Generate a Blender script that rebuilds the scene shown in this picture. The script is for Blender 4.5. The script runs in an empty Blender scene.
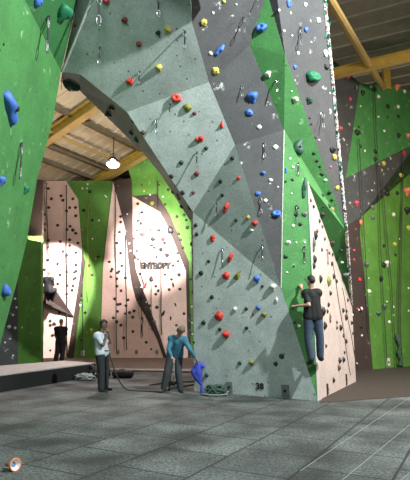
import bpy, bmesh, math, random
from mathutils import Vector, Matrix, noise
from mathutils.bvhtree import BVHTree
random.seed(7)
S = bpy.context.scene
C = S.collection
PI = math.pi
# ---------------------------------------------------------------- camera
F = 495.0
PITCH = math.radians(9.4)
CAMZ = 1.7
cam = bpy.data.cameras.new('camera'); camo = bpy.data.objects.new('camera', cam); C.objects.link(camo)
cam.sensor_fit = 'HORIZONTAL'; cam.sensor_width = 36; cam.lens = F / 410 * 36
camo.location = (0, 0, CAMZ); camo.rotation_euler = (PI / 2 + PITCH, 0, 0)
S.camera = camo
S.view_settings.view_transform = 'Standard'; S.view_settings.look = 'None'
S.view_settings.gamma = 1; S.view_settings.use_curve_mapping = False
S.view_settings.exposure = 0.1
# ---------------------------------------------------------------- world and light
W = bpy.data.worlds.new('world'); S.world = W; W.use_nodes = True
W.node_tree.nodes['Background'].inputs[0].default_value = (0.80, 0.88, 1.0, 1)
W.node_tree.nodes['Background'].inputs[1].default_value = 0.26
def aim(o, t):
    o.rotation_euler = (Vector(t) - o.location).to_track_quat('-Z', 'Y').to_euler()
def area(name, loc, tgt, e, size, col=(1, 1, 1)):
    l = bpy.data.lights.new(name, 'AREA'); l.energy = e; l.size = size; l.color = col
    o = bpy.data.objects.new(name, l); C.objects.link(o); o.location = loc; aim(o, tgt); return o
def spot(name, loc, tgt, e, ang, blend=0.3, col=(1, 1, 1), r=0.08):
    l = bpy.data.lights.new(name, 'SPOT'); l.energy = e; l.spot_size = math.radians(ang); l.spot_blend = blend
    l.color = col; l.shadow_soft_size = r
    o = bpy.data.objects.new(name, l); C.objects.link(o); o.location = loc; aim(o, tgt); return o
KEY = Vector((6.6, 4.0, 10.3))
spot('key_floodlight', KEY, (-0.5, 11, 4.2), 9800, 100, 0.6, (0.93, 1.0, 0.98), 0.12)
area('front_fill', (-1.5, 1.0, 10.2), (0, 11, 2.5), 330, 3.0, (0.9, 1.0, 0.97))  # added overhead fill for the front faces, no lamp fitting
area('right_warm_fill', (7.5, 12.0, 8.2), (8, 18.0, 2.0), 480, 1.2, (1.0, 0.88, 0.66))  # added warm fill for the right wall, no lamp fitting
spot('spot_left_wall', (-4.6, 19.6, 6.6), (-7.6, 24, 3.2), 8000, 44, 0.3, (1.0, 0.88, 0.84))
spot('spot_mid_wall', (-2.0, 18.6, 6.8), (-2.5, 24, 5.4), 9500, 46, 0.8, (1.0, 0.88, 0.84))
spot('spot_pyramid', (-3.6, 19.6, 5.6), (-4.5, 24, 3.4), 1100, 34, 0.5, (1.0, 0.88, 0.84))
spot('spot_green_top', (-1.6, 21.5, 6.8), (-1.6, 24, 8.0), 600, 100, 0.8, (1.0, 0.95, 0.75))
spot('floor_flood', (-3.5, 18.0, 8.0), (-2.8, 14.8, 0), 2300, 62, 0.4, (1.0, 0.80, 0.80))
area('side_flood', (9.0, 9.0, 7.5), (3.2, 12.5, 1.8), 600, 0.8, (1.0, 0.84, 0.76))
area('roof_bounce', (-5.5, 18.0, 4.5), (-4.5, 17.5, 9.5), 300, 1.5, (1.0, 0.86, 0.66))
# ---------------------------------------------------------------- pixel helpers
CP = Vector((0, 0, CAMZ)); cp, sp = math.cos(PITCH), math.sin(PITCH)
def ray(x, y):
    a = (x - 205) / F; b = (240 - y) / F
    return Vector((a, cp - b * sp, sp + b * cp))
def P(x, y, D):
    r = ray(x, y); return CP + r * (D / r.y)
def G(x, y, z=0.0):
    r = ray(x, y); return CP + r * ((z - CAMZ) / r.z)
def PL(x, y, p0, n):
    r = ray(x, y); return CP + r * ((p0 - CP).dot(n) / r.dot(n))
UD = Vector((0.485, 0.874, 0)); VD = Vector((-0.874, 0.485, 0))
def UV(u, v, z): return Vector((UD.x * u + VD.x * v, UD.y * u + VD.y * v, z))
# ---------------------------------------------------------------- materials
def nodes(name):
    m = bpy.data.materials.new(name); m.use_nodes = True
    nt = m.node_tree; return m, nt, nt.nodes['Principled BSDF']
def N(nt, t, **kw):
    n = nt.nodes.new(t)
    for k, v in kw.items(): setattr(n, k, v)
    return n
def simple(name, col, rough=0.6, metal=0.0, emit=0, bump=0.0, var=0.12, scale=20):
    m, nt, b = nodes(name)
    b.inputs['Roughness'].default_value = rough; b.inputs['Metallic'].default_value = metal
    tc = N(nt, 'ShaderNodeTexCoord'); nz = N(nt, 'ShaderNodeTexNoise'); nz.inputs['Scale'].default_value = scale
    nz.inputs['Detail'].default_value = 6
    nt.links.new(tc.outputs['Object'], nz.inputs['Vector'])
    r = N(nt, 'ShaderNodeMapRange'); r.inputs[3].default_value = 1 - var * 2; r.inputs[4].default_value = 1 + var * 2
    nt.links.new(nz.outputs[0], r.inputs[0])
    mx = N(nt, 'ShaderNodeVectorMath', operation='SCALE'); mx.inputs[0].default_value = col[:3]
    nt.links.new(r.outputs[0], mx.inputs['Scale']); nt.links.new(mx.outputs[0], b.inputs['Base Color'])
    if bump:
        bp = N(nt, 'ShaderNodeBump'); bp.inputs['Strength'].default_value = bump; bp.inputs['Distance'].default_value = 0.01
        nt.links.new(nz.outputs[0], bp.inputs['Height']); nt.links.new(bp.outputs[0], b.inputs['Normal'])
    if emit:
        b.inputs['Emission Color'].default_value = (*col[:3], 1); b.inputs['Emission Strength'].default_value = emit
    return m
def panelmat(name, col, chalk=0.5, chalkcol=(0.75, 0.78, 0.76), dots=0.35, mottling=0.2, dotcol=0.12, cs=2.6):
    """textured climbing board: sandy paint, T-nut holes, chalk smears"""
    m, nt, b = nodes(name); L = nt.links.new
    b.inputs['Roughness'].default_value = 0.75
    g = N(nt, 'ShaderNodeNewGeometry')
    n1 = N(nt, 'ShaderNodeTexNoise'); n1.inputs['Scale'].default_value = 1.6; n1.inputs['Detail'].default_value = 8; n1.inputs['Roughness'].default_value = 0.65
    n2 = N(nt, 'ShaderNodeTexNoise'); n2.inputs['Scale'].default_value = 24; n2.inputs['Detail'].default_value = 4
    for n in (n1, n2): L(g.outputs['Position'], n.inputs['Vector'])
    r1 = N(nt, 'ShaderNodeMapRange'); r1.inputs[1].default_value = 0.3; r1.inputs[2].default_value = 0.7
    r1.inputs[3].default_value = 1 - mottling; r1.inputs[4].default_value = 1 + mottling
    r2 = N(nt, 'ShaderNodeMapRange'); r2.inputs[1].default_value = 0.3; r2.inputs[2].default_value = 0.7
    r2.inputs[3].default_value = 0.86; r2.inputs[4].default_value = 1.14
    L(n1.outputs[0], r1.inputs[0]); L(n2.outputs[0], r2.inputs[0])
    mu = N(nt, 'ShaderNodeMath', operation='MULTIPLY'); L(r1.outputs[0], mu.inputs[0]); L(r2.outputs[0], mu.inputs[1])
    base = N(nt, 'ShaderNodeVectorMath', operation='SCALE'); base.inputs[0].default_value = col; L(mu.outputs[0], base.inputs['Scale'])
    # chalk smears (random cells masked by noise)
    v = N(nt, 'ShaderNodeTexVoronoi'); v.inputs['Scale'].default_value = cs
    nd = N(nt, 'ShaderNodeTexNoise'); nd.inputs['Scale'].default_value = 11; nd.inputs['Detail'].default_value = 3
    L(g.outputs['Position'], nd.inputs['Vector'])
    mxv = N(nt, 'ShaderNodeVectorMath', operation='MULTIPLY_ADD'); mxv.inputs[1].default_value = (.22, .22, .22)
    L(nd.outputs['Color'], mxv.inputs[0]); L(g.outputs['Position'], mxv.inputs[2]); L(mxv.outputs[0], v.inputs['Vector'])
    cr = N(nt, 'ShaderNodeMapRange'); cr.inputs[1].default_value = 0.10; cr.inputs[2].default_value = 0.24; cr.inputs[3].default_value = 1; cr.inputs[4].default_value = 0
    L(v.outputs['Distance'], cr.inputs[0])
    nm = N(nt, 'ShaderNodeMapRange'); nm.inputs[1].default_value = 0.48; nm.inputs[2].default_value = 0.62; L(nd.outputs[0], nm.inputs[0])
    cm = N(nt, 'ShaderNodeMath', operation='MULTIPLY'); L(cr.outputs[0], cm.inputs[0]); L(nm.outputs[0], cm.inputs[1])
    cm2 = N(nt, 'ShaderNodeMath', operation='MULTIPLY'); cm2.inputs[1].default_value = chalk; L(cm.outputs[0], cm2.inputs[0])
    mc = N(nt, 'ShaderNodeMix', data_type='RGBA'); mc.inputs[7].default_value = (*chalkcol, 1)
    L(cm2.outputs[0], mc.inputs[0]); L(base.outputs[0], mc.inputs[6])
    # T-nut holes
    v2 = N(nt, 'ShaderNodeTexVoronoi'); v2.inputs['Scale'].default_value = 4.2; L(g.outputs['Position'], v2.inputs['Vector'])
    dr = N(nt, 'ShaderNodeMath', operation='LESS_THAN'); dr.inputs[1].default_value = 0.10; L(v2.outputs['Distance'], dr.inputs[0])
    dm = N(nt, 'ShaderNodeMath', operation='MULTIPLY'); dm.inputs[1].default_value = dots; L(dr.outputs[0], dm.inputs[0])
    md = N(nt, 'ShaderNodeMix', data_type='RGBA'); md.inputs[7].default_value = (col[0] * dotcol, col[1] * dotcol, col[2] * dotcol, 1)
    L(dm.outputs[0], md.inputs[0]); L(mc.outputs[2], md.inputs[6]); L(md.outputs[2], b.inputs['Base Color'])
    bp = N(nt, 'ShaderNodeBump'); bp.inputs['Strength'].default_value = 0.35; bp.inputs['Distance'].default_value = 0.01
    L(n2.outputs[0], bp.inputs['Height']); L(bp.outputs[0], b.inputs['Normal'])
    return m
M = {}
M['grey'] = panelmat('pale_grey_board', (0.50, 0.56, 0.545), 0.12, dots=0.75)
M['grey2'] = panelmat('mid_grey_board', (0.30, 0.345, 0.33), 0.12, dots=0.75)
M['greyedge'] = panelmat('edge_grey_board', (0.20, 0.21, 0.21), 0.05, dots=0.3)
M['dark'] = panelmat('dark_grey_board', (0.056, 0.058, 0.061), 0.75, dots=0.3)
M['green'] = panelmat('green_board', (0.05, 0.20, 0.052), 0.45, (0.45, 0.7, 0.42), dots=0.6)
M['green_shade'] = panelmat('shaded_green_board', (0.02, 0.12, 0.03), 0.35, (0.40, 0.6, 0.42), dots=0.5)  # darker copy of the green board, shade put into its colour
M['lime'] = panelmat('lime_green_board', (0.075, 0.205, 0.028), 0.3, (0.5, 0.65, 0.3), dots=0.5)
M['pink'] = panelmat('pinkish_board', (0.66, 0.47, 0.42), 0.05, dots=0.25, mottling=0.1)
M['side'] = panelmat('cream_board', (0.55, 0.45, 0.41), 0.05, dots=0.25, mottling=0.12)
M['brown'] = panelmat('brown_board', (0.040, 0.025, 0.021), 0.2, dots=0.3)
M['trimw'] = simple('pale_edge_strip', (0.6, 0.6, 0.58), 0.5)
M['yellow'] = simple('yellow_steel', (0.34, 0.225, 0.035), 0.45, 0.0, var=0.2, scale=5)
M['tan'] = simple('tan_steel', (0.34, 0.225, 0.08), 0.45, var=0.15, scale=6)
M['purlin'] = simple('dull_purlin_steel', (0.12, 0.095, 0.06), 0.5, var=0.2, scale=5)
M['roof'] = simple('roof_sheet', (0.46, 0.38, 0.27), 0.6, var=0.12, scale=3)
M['roofg'] = simple('grey_roof_sheet', (0.24, 0.23, 0.18), 0.6, var=0.15, scale=3)
M['clad'] = simple('grey_cladding', (0.20, 0.21, 0.20), 0.6, var=0.15, scale=3)
M['shell'] = simple('dark_wall', (0.035, 0.034, 0.03), 0.9, var=0.2, scale=2)
M['timber'] = simple('tower_frame', (0.06, 0.055, 0.05), 0.9)
M['metal'] = simple('steel', (0.30, 0.31, 0.32), 0.35, 0.8)
M['dmetal'] = simple('dark_steel', (0.05, 0.05, 0.055), 0.4, 0.6)
M['white'] = simple('white_resin', (0.78, 0.78, 0.72), 0.6)
M['sling'] = simple('black_sling', (0.03, 0.03, 0.032), 0.8)
M['ropeblack'] = simple('dark_rope', (0.035, 0.035, 0.03), 0.9)
M['ropegreen'] = simple('dark_green_rope', (0.04, 0.085, 0.065), 0.9, var=0.4, scale=60)
M['ropewhite'] = simple('pale_rope', (0.26, 0.28, 0.26), 0.9)
M['lamp'] = simple('lamp_glow', (1.0, 0.93, 0.85), 0.5, emit=14, var=0)
M['plate'] = simple('socket_plate', (0.20, 0.23, 0.22), 0.5)
M['platew'] = simple('white_plate', (0.6, 0.6, 0.55), 0.5)
M['black'] = simple('black_paint', (0.01, 0.01, 0.01), 0.7)
HC = {'r': (0.62, 0.045, 0.03), 'b': (0.05, 0.15, 0.50), 'y': (0.50, 0.43, 0.08), 'w': (0.75, 0.75, 0.70), 'k': (0.018, 0.018, 0.018),
      'g': (0.01, 0.16, 0.07), 'o': (0.75, 0.22, 0.12), 'p': (0.60, 0.07, 0.12), 'm': (0.20, 0.03, 0.03), 's': (0.13, 0.15, 0.15),
      'l': (0.22, 0.22, 0.04), 'n': (0.12, 0.07, 0.05), 'd': (0.012, 0.07, 0.04)}
HN = {'r': 'red', 'b': 'blue', 'y': 'yellow', 'w': 'white', 'k': 'black', 'g': 'green', 'o': 'orange', 'p': 'pinkish red', 'm': 'dark red',
      's': 'grey', 'l': 'olive', 'n': 'brown', 'd': 'dark green'}
for k, c in HC.items(): M['h' + k] = simple(HN[k].replace(' ', '_') + '_resin', c, 0.55, var=0.15, scale=25, bump=0.3)
# floor
def floormat():
    m, nt, b = nodes('rubber_floor_tiles'); L = nt.links.new
    g = N(nt, 'ShaderNodeNewGeometry')
    mp = N(nt, 'ShaderNodeVectorRotate', rotation_type='Z_AXIS'); mp.inputs['Angle'].default_value = -math.atan2(UD.y, UD.x)
    L(g.outputs['Position'], mp.inputs['Vector'])
    br = N(nt, 'ShaderNodeTexBrick'); br.offset = 0.5; br.inputs['Scale'].default_value = 1
    br.inputs['Mortar Size'].default_value = 0.02; br.inputs['Mortar Smooth'].default_value = 0.4; br.inputs['Brick Width'].default_value = 1.0; br.inputs['Row Height'].default_value = 1.0
    br.inputs['Color1'].default_value = (0.049, 0.058, 0.057, 1); br.inputs['Color2'].default_value = (0.066, 0.077, 0.075, 1); br.inputs['Mortar'].default_value = (0.012, 0.014, 0.014, 1)
    L(mp.outputs[0], br.inputs['Vector'])
    n1 = N(nt, 'ShaderNodeTexNoise'); n1.inputs['Scale'].default_value = 1.1; n1.inputs['Detail'].default_value = 6
    n2 = N(nt, 'ShaderNodeTexNoise'); n2.inputs['Scale'].default_value = 26; n2.inputs['Detail'].default_value = 5; n2.inputs['Roughness'].default_value = 0.8
    L(g.outputs['Position'], n1.inputs['Vector']); L(g.outputs['Position'], n2.inputs['Vector'])
    r1 = N(nt, 'ShaderNodeMapRange'); r1.inputs[1].default_value = .35; r1.inputs[2].default_value = .65; r1.inputs[3].default_value = .4; r1.inputs[4].default_value = 1.6; L(n1.outputs[0], r1.inputs[0])
    r2 = N(nt, 'ShaderNodeMapRange'); r2.inputs[1].default_value = .4; r2.inputs[2].default_value = .6; r2.inputs[3].default_value = .25; r2.inputs[4].default_value = 1.75; L(n2.outputs[0], r2.inputs[0])
    mu = N(nt, 'ShaderNodeMath', operation='MULTIPLY'); L(r1.outputs[0], mu.inputs[0]); L(r2.outputs[0], mu.inputs[1])
    sc = N(nt, 'ShaderNodeVectorMath', operation='SCALE'); L(br.outputs['Color'], sc.inputs[0]); L(mu.outputs[0], sc.inputs['Scale'])
    L(sc.outputs[0], b.inputs['Base Color']); b.inputs['Roughness'].default_value = 0.9
    bp = N(nt, 'ShaderNodeBump'); bp.inputs['Strength'].default_value = 0.5; bp.inputs['Distance'].default_value = 0.01
    L(n2.outputs[0], bp.inputs['Height']); L(bp.outputs[0], b.inputs['Normal'])
    return m
M['floor'] = floormat()
def chipmat():
    m, nt, b = nodes('chipped_edge_paint'); L = nt.links.new
    g = N(nt, 'ShaderNodeNewGeometry'); n1 = N(nt, 'ShaderNodeTexNoise'); n1.inputs['Scale'].default_value = 9; n1.inputs['Detail'].default_value = 4
    L(g.outputs['Position'], n1.inputs['Vector']); cr = N(nt, 'ShaderNodeValToRGB'); cr.color_ramp.interpolation = 'CONSTANT'
    e_ = cr.color_ramp.elements; e_[0].color = (.03, .03, .03, 1); e_[1].position = .47; e_[1].color = (.75, .72, .7, 1)
    x = e_.new(.56); x.color = (.35, .10, .10, 1); x = e_.new(.60); x.color = (.06, .07, .07, 1); x = e_.new(.42); x.color = (.02, .16, .1, 1)
    L(n1.outputs[0], cr.inputs[0]); L(cr.outputs[0], b.inputs['Base Color']); return m
M['chip'] = chipmat()
M['brownfloor'] = simple('brown_matting', (0.17, 0.125, 0.115), 0.8, var=0.3, scale=9)
M['floortint'] = simple('warm_floor_tint', (0.040, 0.030, 0.025), 0.8, var=0.35, scale=14)
M['mattop'] = simple('pale_mat_top', (0.34, 0.32, 0.31), 0.7, var=0.15, scale=3)
M['matside'] = simple('black_mat_side', (0.008, 0.009, 0.009), 0.95)
# ---------------------------------------------------------------- object helpers
def mesh_obj(name, verts, faces, mat, parent=None, smooth=False):
    me = bpy.data.meshes.new(name); me.from_pydata([tuple(v) for v in verts], [], faces); me.update()
    if smooth:
        for p in me.polygons: p.use_smooth = True
    me.materials.append(mat)
    o = bpy.data.objects.new(name, me); C.objects.link(o)
    if parent is not None: o.parent = parent
    return o
def bm_obj(name, bm, mat, parent=None, smooth=False):
    bmesh.ops.recalc_face_normals(bm, faces=bm.faces)
    me = bpy.data.meshes.new(name); bm.to_mesh(me); bm.free()
    if smooth:
        for p in me.polygons: p.use_smooth = True
    me.materials.append(mat)
    o = bpy.data.objects.new(name, me); C.objects.link(o)
    if parent is not None: o.parent = parent
    return o
def tag(o, label=None, cat=None, group=None, kind=None):
    if label: o['label'] = label
    if cat: o['category'] = cat
    if group: o['group'] = group
    if kind: o['kind'] = kind
    return o
def empty(name, loc, label=None, cat=None, group=None):
    o = bpy.data.objects.new(name, None); o.location = loc; C.objects.link(o); o.empty_display_size = 0.1
    return tag(o, label, cat, group)
def box(bm, c, s, rot=None):
    r = bmesh.ops.create_cube(bm, size=1)
    mt = Matrix.Translation(Vector(c)) @ (rot.to_4x4() if rot else Matrix.Identity(4)) @ Matrix.Diagonal((*s, 1))
    bmesh.ops.transform(bm, matrix=mt, verts=r['verts'])
def beam(bm, a, b, w, h, up=Vector((0, 0, 1))):
    a, b = Vector(a), Vector(b); d = (b - a); L = d.length; d.normalize()
    s = d.cross(up).normalized(); u = s.cross(d).normalized()
    R = Matrix((s, d, u)).transposed()
    box(bm, (a + b) / 2, (w, L, h), R)
def tube(bm, pts, r, n=6):
    pts = [Vector(p) for p in pts]; rings = []
    ref = Vector((0, 0, 1))
    for i, p in enumerate(pts):
        d = (pts[min(i + 1, len(pts) - 1)] - pts[max(i - 1, 0)]).normalized()
        if abs(d.dot(ref)) > 0.95: s = d.cross(Vector((1, 0, 0))).normalized()
        else: s = d.cross(ref).normalized()
        u = s.cross(d)
        rr = r[i] if isinstance(r, (list, tuple)) else r
        rings.append([bm.verts.new(p + (s * math.cos(2 * PI * k / n) + u * math.sin(2 * PI * k / n)) * rr) for k in range(n)])
    for a, b in zip(rings, rings[1:]):
        for k in range(n): bm.faces.new((a[k], a[(k + 1) % n], b[(k + 1) % n], b[k]))
    bm.faces.new(rings[0][::-1]); bm.faces.new(rings[-1])
FAC = []   # (bvh verts, tris) of climbable surfaces for placing holds
def panel(name, pts, mat, parent, back, reg):
    """thick board: front polygon + extrusion by 'back'"""
    pts = [Vector(p) for p in pts]; n = len(pts); back = Vector(back)
    bm = bmesh.new()
    f = bm.faces.new([bm.verts.new(p) for p in pts]); 
    bk = bm.faces.new([bm.verts.new(p + back) for p in pts][::-1])
    fv = list(f.verts); bv = list(bk.verts)[::-1]
    for i in range(n):
        j = (i + 1) % n
        bm.faces.new((fv[j], fv[i], bv[i], bv[j]))
    bm.normal_update()
    bmesh.ops.triangulate(bm, faces=[f, bk], ngon_method='EAR_CLIP')
    o = bm_obj(name, bm, mat, parent)
    FAC.append((o, reg)); return o
# ---------------------------------------------------------------- setting: floor, walls, roof
st = lambda o: tag(o, kind='structure')
bm = bmesh.new(); box(bm, (1, 10.5, -0.05), (30, 33, 0.1)); st(bm_obj('floor', bm, M['floor']))
def roofz(v):
    return 15.2 - 0.35 * max(v, 8.0) + 0.02 * min(0, v - 8.0)
# roof sheets with trapezoid ribs along the slope
def roofmesh(v0, v1, u0, u1, per, dz=0.0):
    vs, fs = [], []; u = u0
    prof = [(0, 0), (0.82, 0), (0.86, 0.05), (0.96, 0.05)]
    k = 0
    while u < u1:
        for a, h in prof:
            uu = u + a * per
            for v in (v0, v1): vs.append(UV(uu, v, roofz(v) - h + dz))
            k += 1
        u += per
    for i in range(k - 1): fs.append((2 * i, 2 * i + 1, 2 * i + 3, 2 * i + 2))
    return vs, fs
vs, fs = roofmesh(8.0, 20.5, 2, 34, 0.62); st(mesh_obj('ceiling_left', vs, fs, M['roof']))
vs, fs = roofmesh(-10, 8.0, -6, 34, 0.9); st(mesh_obj('ceiling_right', vs, fs, M['roofg']))
def corr(name, a, b, z0, z1, per, mat):
    a, b = Vector((*a, 0)), Vector((*b, 0)); d = b - a; L = d.length; d.normalize(); n = Vector((d.y, -d.x, 0))
    vs, fs = [], []; k = 0; t = 0
    while t < L:
        for q, h in ((0, 0), (0.5, 0), (0.6, 0.05), (0.9, 0.05)):
            p = a + d * min(L, t + q * per) + n * h
            vs += [(p.x, p.y, z0), (p.x, p.y, z1)]; k += 1
        t += per
    for i in range(k - 1): fs.append((2 * i, 2 * i + 1, 2 * i + 3, 2 * i + 2))
    return st(mesh_obj(name, vs, fs, mat))
corr('wall_back', (-14, 26.2), (16, 26.2), 0, 13, 0.35, M['shell'])
corr('wall_right', (12.6, 26.2), (12.6, -5), 0, 13, 0.45, M['clad'])
corr('wall_left', (-14, -5), (-14, 26.2), 0, 9, 0.45, M['shell'])
# brown matting at the foot of the back walls with a pale front edge
bm = bmesh.new()
q = [G(-30, 371), G(75, 371), G(200, 371), G(200, 356.5), G(-30, 356.5)]
f = bm.faces.new([bm.verts.new(p + Vector((0, 0, .03))) for p in q])
r = bmesh.ops.extrude_face_region(bm, geom=[f]); bmesh.ops.translate(bm, vec=(0, 0, -.03), verts=[v for v in r['geom'] if isinstance(v, bmesh.types.BMVert)])
st(bm_obj('floor_mat_and_tint', bm, M['brownfloor']))
bm = bmesh.new()
q = [G(320, 403), G(470, 392), G(470, 355), G(340, 368)]
f = bm.faces.new([bm.verts.new(p + Vector((0, 0, .012))) for p in q])
r = bmesh.ops.extrude_face_region(bm, geom=[f]); bmesh.ops.translate(bm, vec=(0, 0, -.012), verts=[v for v in r['geom'] if isinstance(v, bmesh.types.BMVert)])
st(bm_obj('floor_mat_and_tint', bm, M['floortint']))  # thin brown sheet added to tint the floor like warm light
bm = bmesh.new(); tube(bm, [G(95, 369.5, .05), G(196, 371, .05)], 0.05, 6); st(bm_obj('trim_1', bm, M['mattop']))
for i, (a, b) in enumerate((((300, 471), (418, 392)), ((340, 482), (418, 418)), ((396, 484), (418, 466)))):
    bm = bmesh.new(); beam(bm, G(*a), G(*b), 0.008, 0.004); st(bm_obj('trim_%d' % (i + 2), bm, M['plate']))
# steelwork
def steel(name, label, a, b, w, h, mat, flange=0.0, group=None):
    t = empty(name, (Vector(a) + Vector(b)) / 2, label, 'beam', group)
    inv = Matrix.Translation(-t.location)
    bm = bmesh.new()
    if flange:
        beam(bm, a, b, w * 0.12, h); bm.transform(inv); bm_obj('web', bm, mat, t)
        for s in (-1, 1):
            bm = bmesh.new(); o = Vector((0, 0, s * h / 2)); beam(bm, Vector(a) + o, Vector(b) + o, w, flange); bm.transform(inv); bm_obj('flange', bm, mat if s > 0 else M['tan'], t)
    else:
        beam(bm, a, b, w, h); bm.transform(inv); o = bm_obj(name, bm, mat)
        bpy.data.objects.remove(t); o.location = -inv.translation; tag(o, label, 'beam', group)
        o.name = name; return o
    return t
# rafter pair on the left slope
def roofpt(x, y, off=0.0):
    r = ray(x, y)
    # plane z = 12.98 - .35 v - off
    nrm = Vector((0.35 * VD.x, 0.35 * VD.y, 1)); d = 15.2 - off
    return CP + r * ((d - CP.dot(nrm)) / r.dot(nrm))
for (x, y, lab) in ((76, 118, 'wide yellow steel rafter nearest under the left roof'), (128, 163, 'far yellow steel rafter just behind the hanging lamp')):
    p = roofpt(x, y, 0.42); v = p.dot(VD); u = p.dot(UD)
    steel('roof_rafter', lab, UV(u, 17.6, roofz(17.6) - .42), UV(u, 8.0, roofz(8.0) - .42), 0.36, 0.46, M['yellow'], 0.05)
pl = ['upper', 'middle', 'lower']
for i, (x, y) in enumerate(((109, 134), (80, 158), (68, 169))):
    p = roofpt(x, y, 0.12); v = p.dot(VD)
    steel('roof_purlin', 'dull brown roof purlin, %s of the three seen through the arch' % pl[i], UV(8, v, roofz(v) - .15), UV(22, v, roofz(v) - .15), 0.24, 0.16, M['purlin'])
p = roofpt(90, 149, 0.35); v = p.dot(VD)
bm = bmesh.new(); tube(bm, [UV(8, v, roofz(v) - .38), UV(18.5, v, roofz(v) - .38)], 0.08, 8)
tag(bm_obj('conduit_pipe', bm, M['tan']), 'thin tan pipe running under the roof purlins towards the lamp', 'pipe')
# right side steel
ba = P(346, 71, 16.2); bb = ba + Vector((0.874, -0.485, 0)) * 7
ba = ba + Vector((-0.874, 0.485, 0)) * 0.8
steel('tie_beam', 'yellow horizontal steel beam above the right green wall', ba, bb, 0.14, 0.36, M['yellow'], 0.04)
bm = bmesh.new(); c0 = P(387, 90, 19.6); c1_ = P(387, 62, 19.6); beam(bm, c0, Vector((c0.x, c0.y, c1_.z)), 0.28, 0.25, Vector((0, 1, 0)))
tag(bm_obj('steel_column', bm, M['yellow']), 'short yellow steel column behind the right green wall top', 'column')
bm = bmesh.new(); tube(bm, [P(318, -22, 10.5), P(330, 0, 11.3), P(383, 88, 18.4)], 0.12, 10)
tag(bm_obj('brace_pipe', bm, M['tan']), 'long round tan pipe slanting down to the top of the right green wall', 'pipe')
# ---------------------------------------------------------------- climbing walls
BK = Vector((0.05, 0.30, 0.0))
tower = empty('climbing_tower', G(250, 396), 'pale grey central climbing tower arching to the left with dark, green and cream facets', 'climbing tower')
def T(name, pts, mat, reg, back=BK, root=None):
    root = root or tower
    pts = [p - root.location for p in pts]
    return panel(name, pts, M[mat], root, back, reg)
def on(x, y, A, B_, C_):
    """point of the plane through A, B_, C_ seen at (x, y)"""
    return PL(x, y, A, (B_ - A).cross(C_ - A).normalized())
a = G(194, 391); b = G(318, 401); b2 = G(356, 382)
c = P(193, 212, 12.0); d = on(281, 288, a, b, c)
fv = P(127, 112, 11.15); h = P(192, 22, 9.5); g = P(62, 72, 10.55)
ii = on(209, 82, fv, h, g); gg = on(80, 74, fv, h, g)
e = on(235, 145, fv, c, ii)
k = P(250, 45, 10.25); apex = on(267, -8, h, ii, k); n_ = on(284, 130, ii, e, k)
s_ = P(347, 232, 12.6); p_ = P(308, 182, 11.25)
m_ = P(285, 55, 10.15); ar3 = P(325, 0, 10.35); t_ = on(352, 305, b, b2, p_)
tm = on(188, -40, fv, ii, h); tl = on(108, -40, fv, ii, h); g0 = on(91, 0, fv, ii, h); tr = on(272, -40, h, ii, apex); tmD = on(188, -40, h, ii, apex)
ar1 = on(341, 170, m_, s_, ar3); ar2 = on(333, 80, m_, s_, ar3); ar4 = on(321, -40, m_, s_, ar3)

def T(name, pts, mat, reg, back=BK, root=None):
    root = root or tower
    pts = [p - root.location for p in pts]
    return panel(name, pts, M[mat], root, back, reg)
T('grey_panel', [g, h, tm, tl], 'grey', 'the shaded upper arch face')
T('grey_panel', [g, gg, fv, ii, h], 'grey', 'the pale sloping arch face')
T('grey_panel', [fv, c, e, ii], 'grey', 'the pale face below the arch crease')
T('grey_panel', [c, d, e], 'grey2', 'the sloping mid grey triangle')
T('grey_panel', [a, b, d, c], 'grey', 'the pale lower front face')
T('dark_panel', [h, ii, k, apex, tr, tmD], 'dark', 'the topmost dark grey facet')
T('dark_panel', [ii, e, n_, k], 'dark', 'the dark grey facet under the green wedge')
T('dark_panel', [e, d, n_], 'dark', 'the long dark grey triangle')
T('green_panel', [k, n_, m_, apex], 'green', 'the narrow green wedge')
T('green_panel', [d, b, p_], 'green', 'the green face beside the climber')
T('green_panel', [d, p_, n_], 'green', 'the upper green face above the climber')
T('green_panel', [n_, p_, s_], 'green', 'the lower part of the slanting green band')
T('green_panel', [n_, s_, m_], 'green', 'the slanting green band')
T('green_panel', [p_, t_, s_], 'green', 'the small dark green triangle')
T('cream_panel', [b, b2, t_, p_], 'side', 'the cream side face of the tower', back=Vector((-.15, .12, 0)))
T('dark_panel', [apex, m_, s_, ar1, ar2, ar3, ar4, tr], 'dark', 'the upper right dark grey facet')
# unseen lip added above the arch, shaped to cast its shadow edge
def toward(x, y, ylim):
    q = on(x, y, fv, ii, h); L_, H_ = 0.0, 1.0
    for _ in range(40):
        t0 = (L_ + H_) / 2; w = q.lerp(KEY, t0) - CP; cz = w.y * cp + w.z * sp; vy = (w.z * cp - w.y * sp) / cz
        if 240 - F * vy > ylim: L_ = t0
        else: H_ = t0
    return q.lerp(KEY, (L_ + H_) / 2)
E0, E1, E15, E2 = toward(58, 76, -14), toward(103, 66, -14), toward(150, 47, -14), toward(196, 19, -14)
T('shadow_lip', [tl, E0, E1, E15, E2, tm], 'grey2', 'the unseen lip added to shade the arch', back=Vector((0, .03, .15)))
# underside of the arch and inner column side
lo = [P(61, 82, 11.3), P(79, 90, 11.4), P(114, 124, 12.0), P(141, 151, 12.2), P(160, 173, 12.5), P(191, 222, 12.9), G(197, 390) + Vector((0.1, .9, 0))]
up = [g, gg, fv, fv.lerp(c, 0.42), fv.lerp(c, 0.62), c, a]
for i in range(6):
    T('edge_panel', [up[i], lo[i], lo[i + 1], up[i + 1]], 'greyedge', 'the underside of the arch', back=Vector((0.12, 0.12, 0.10)))
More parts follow.
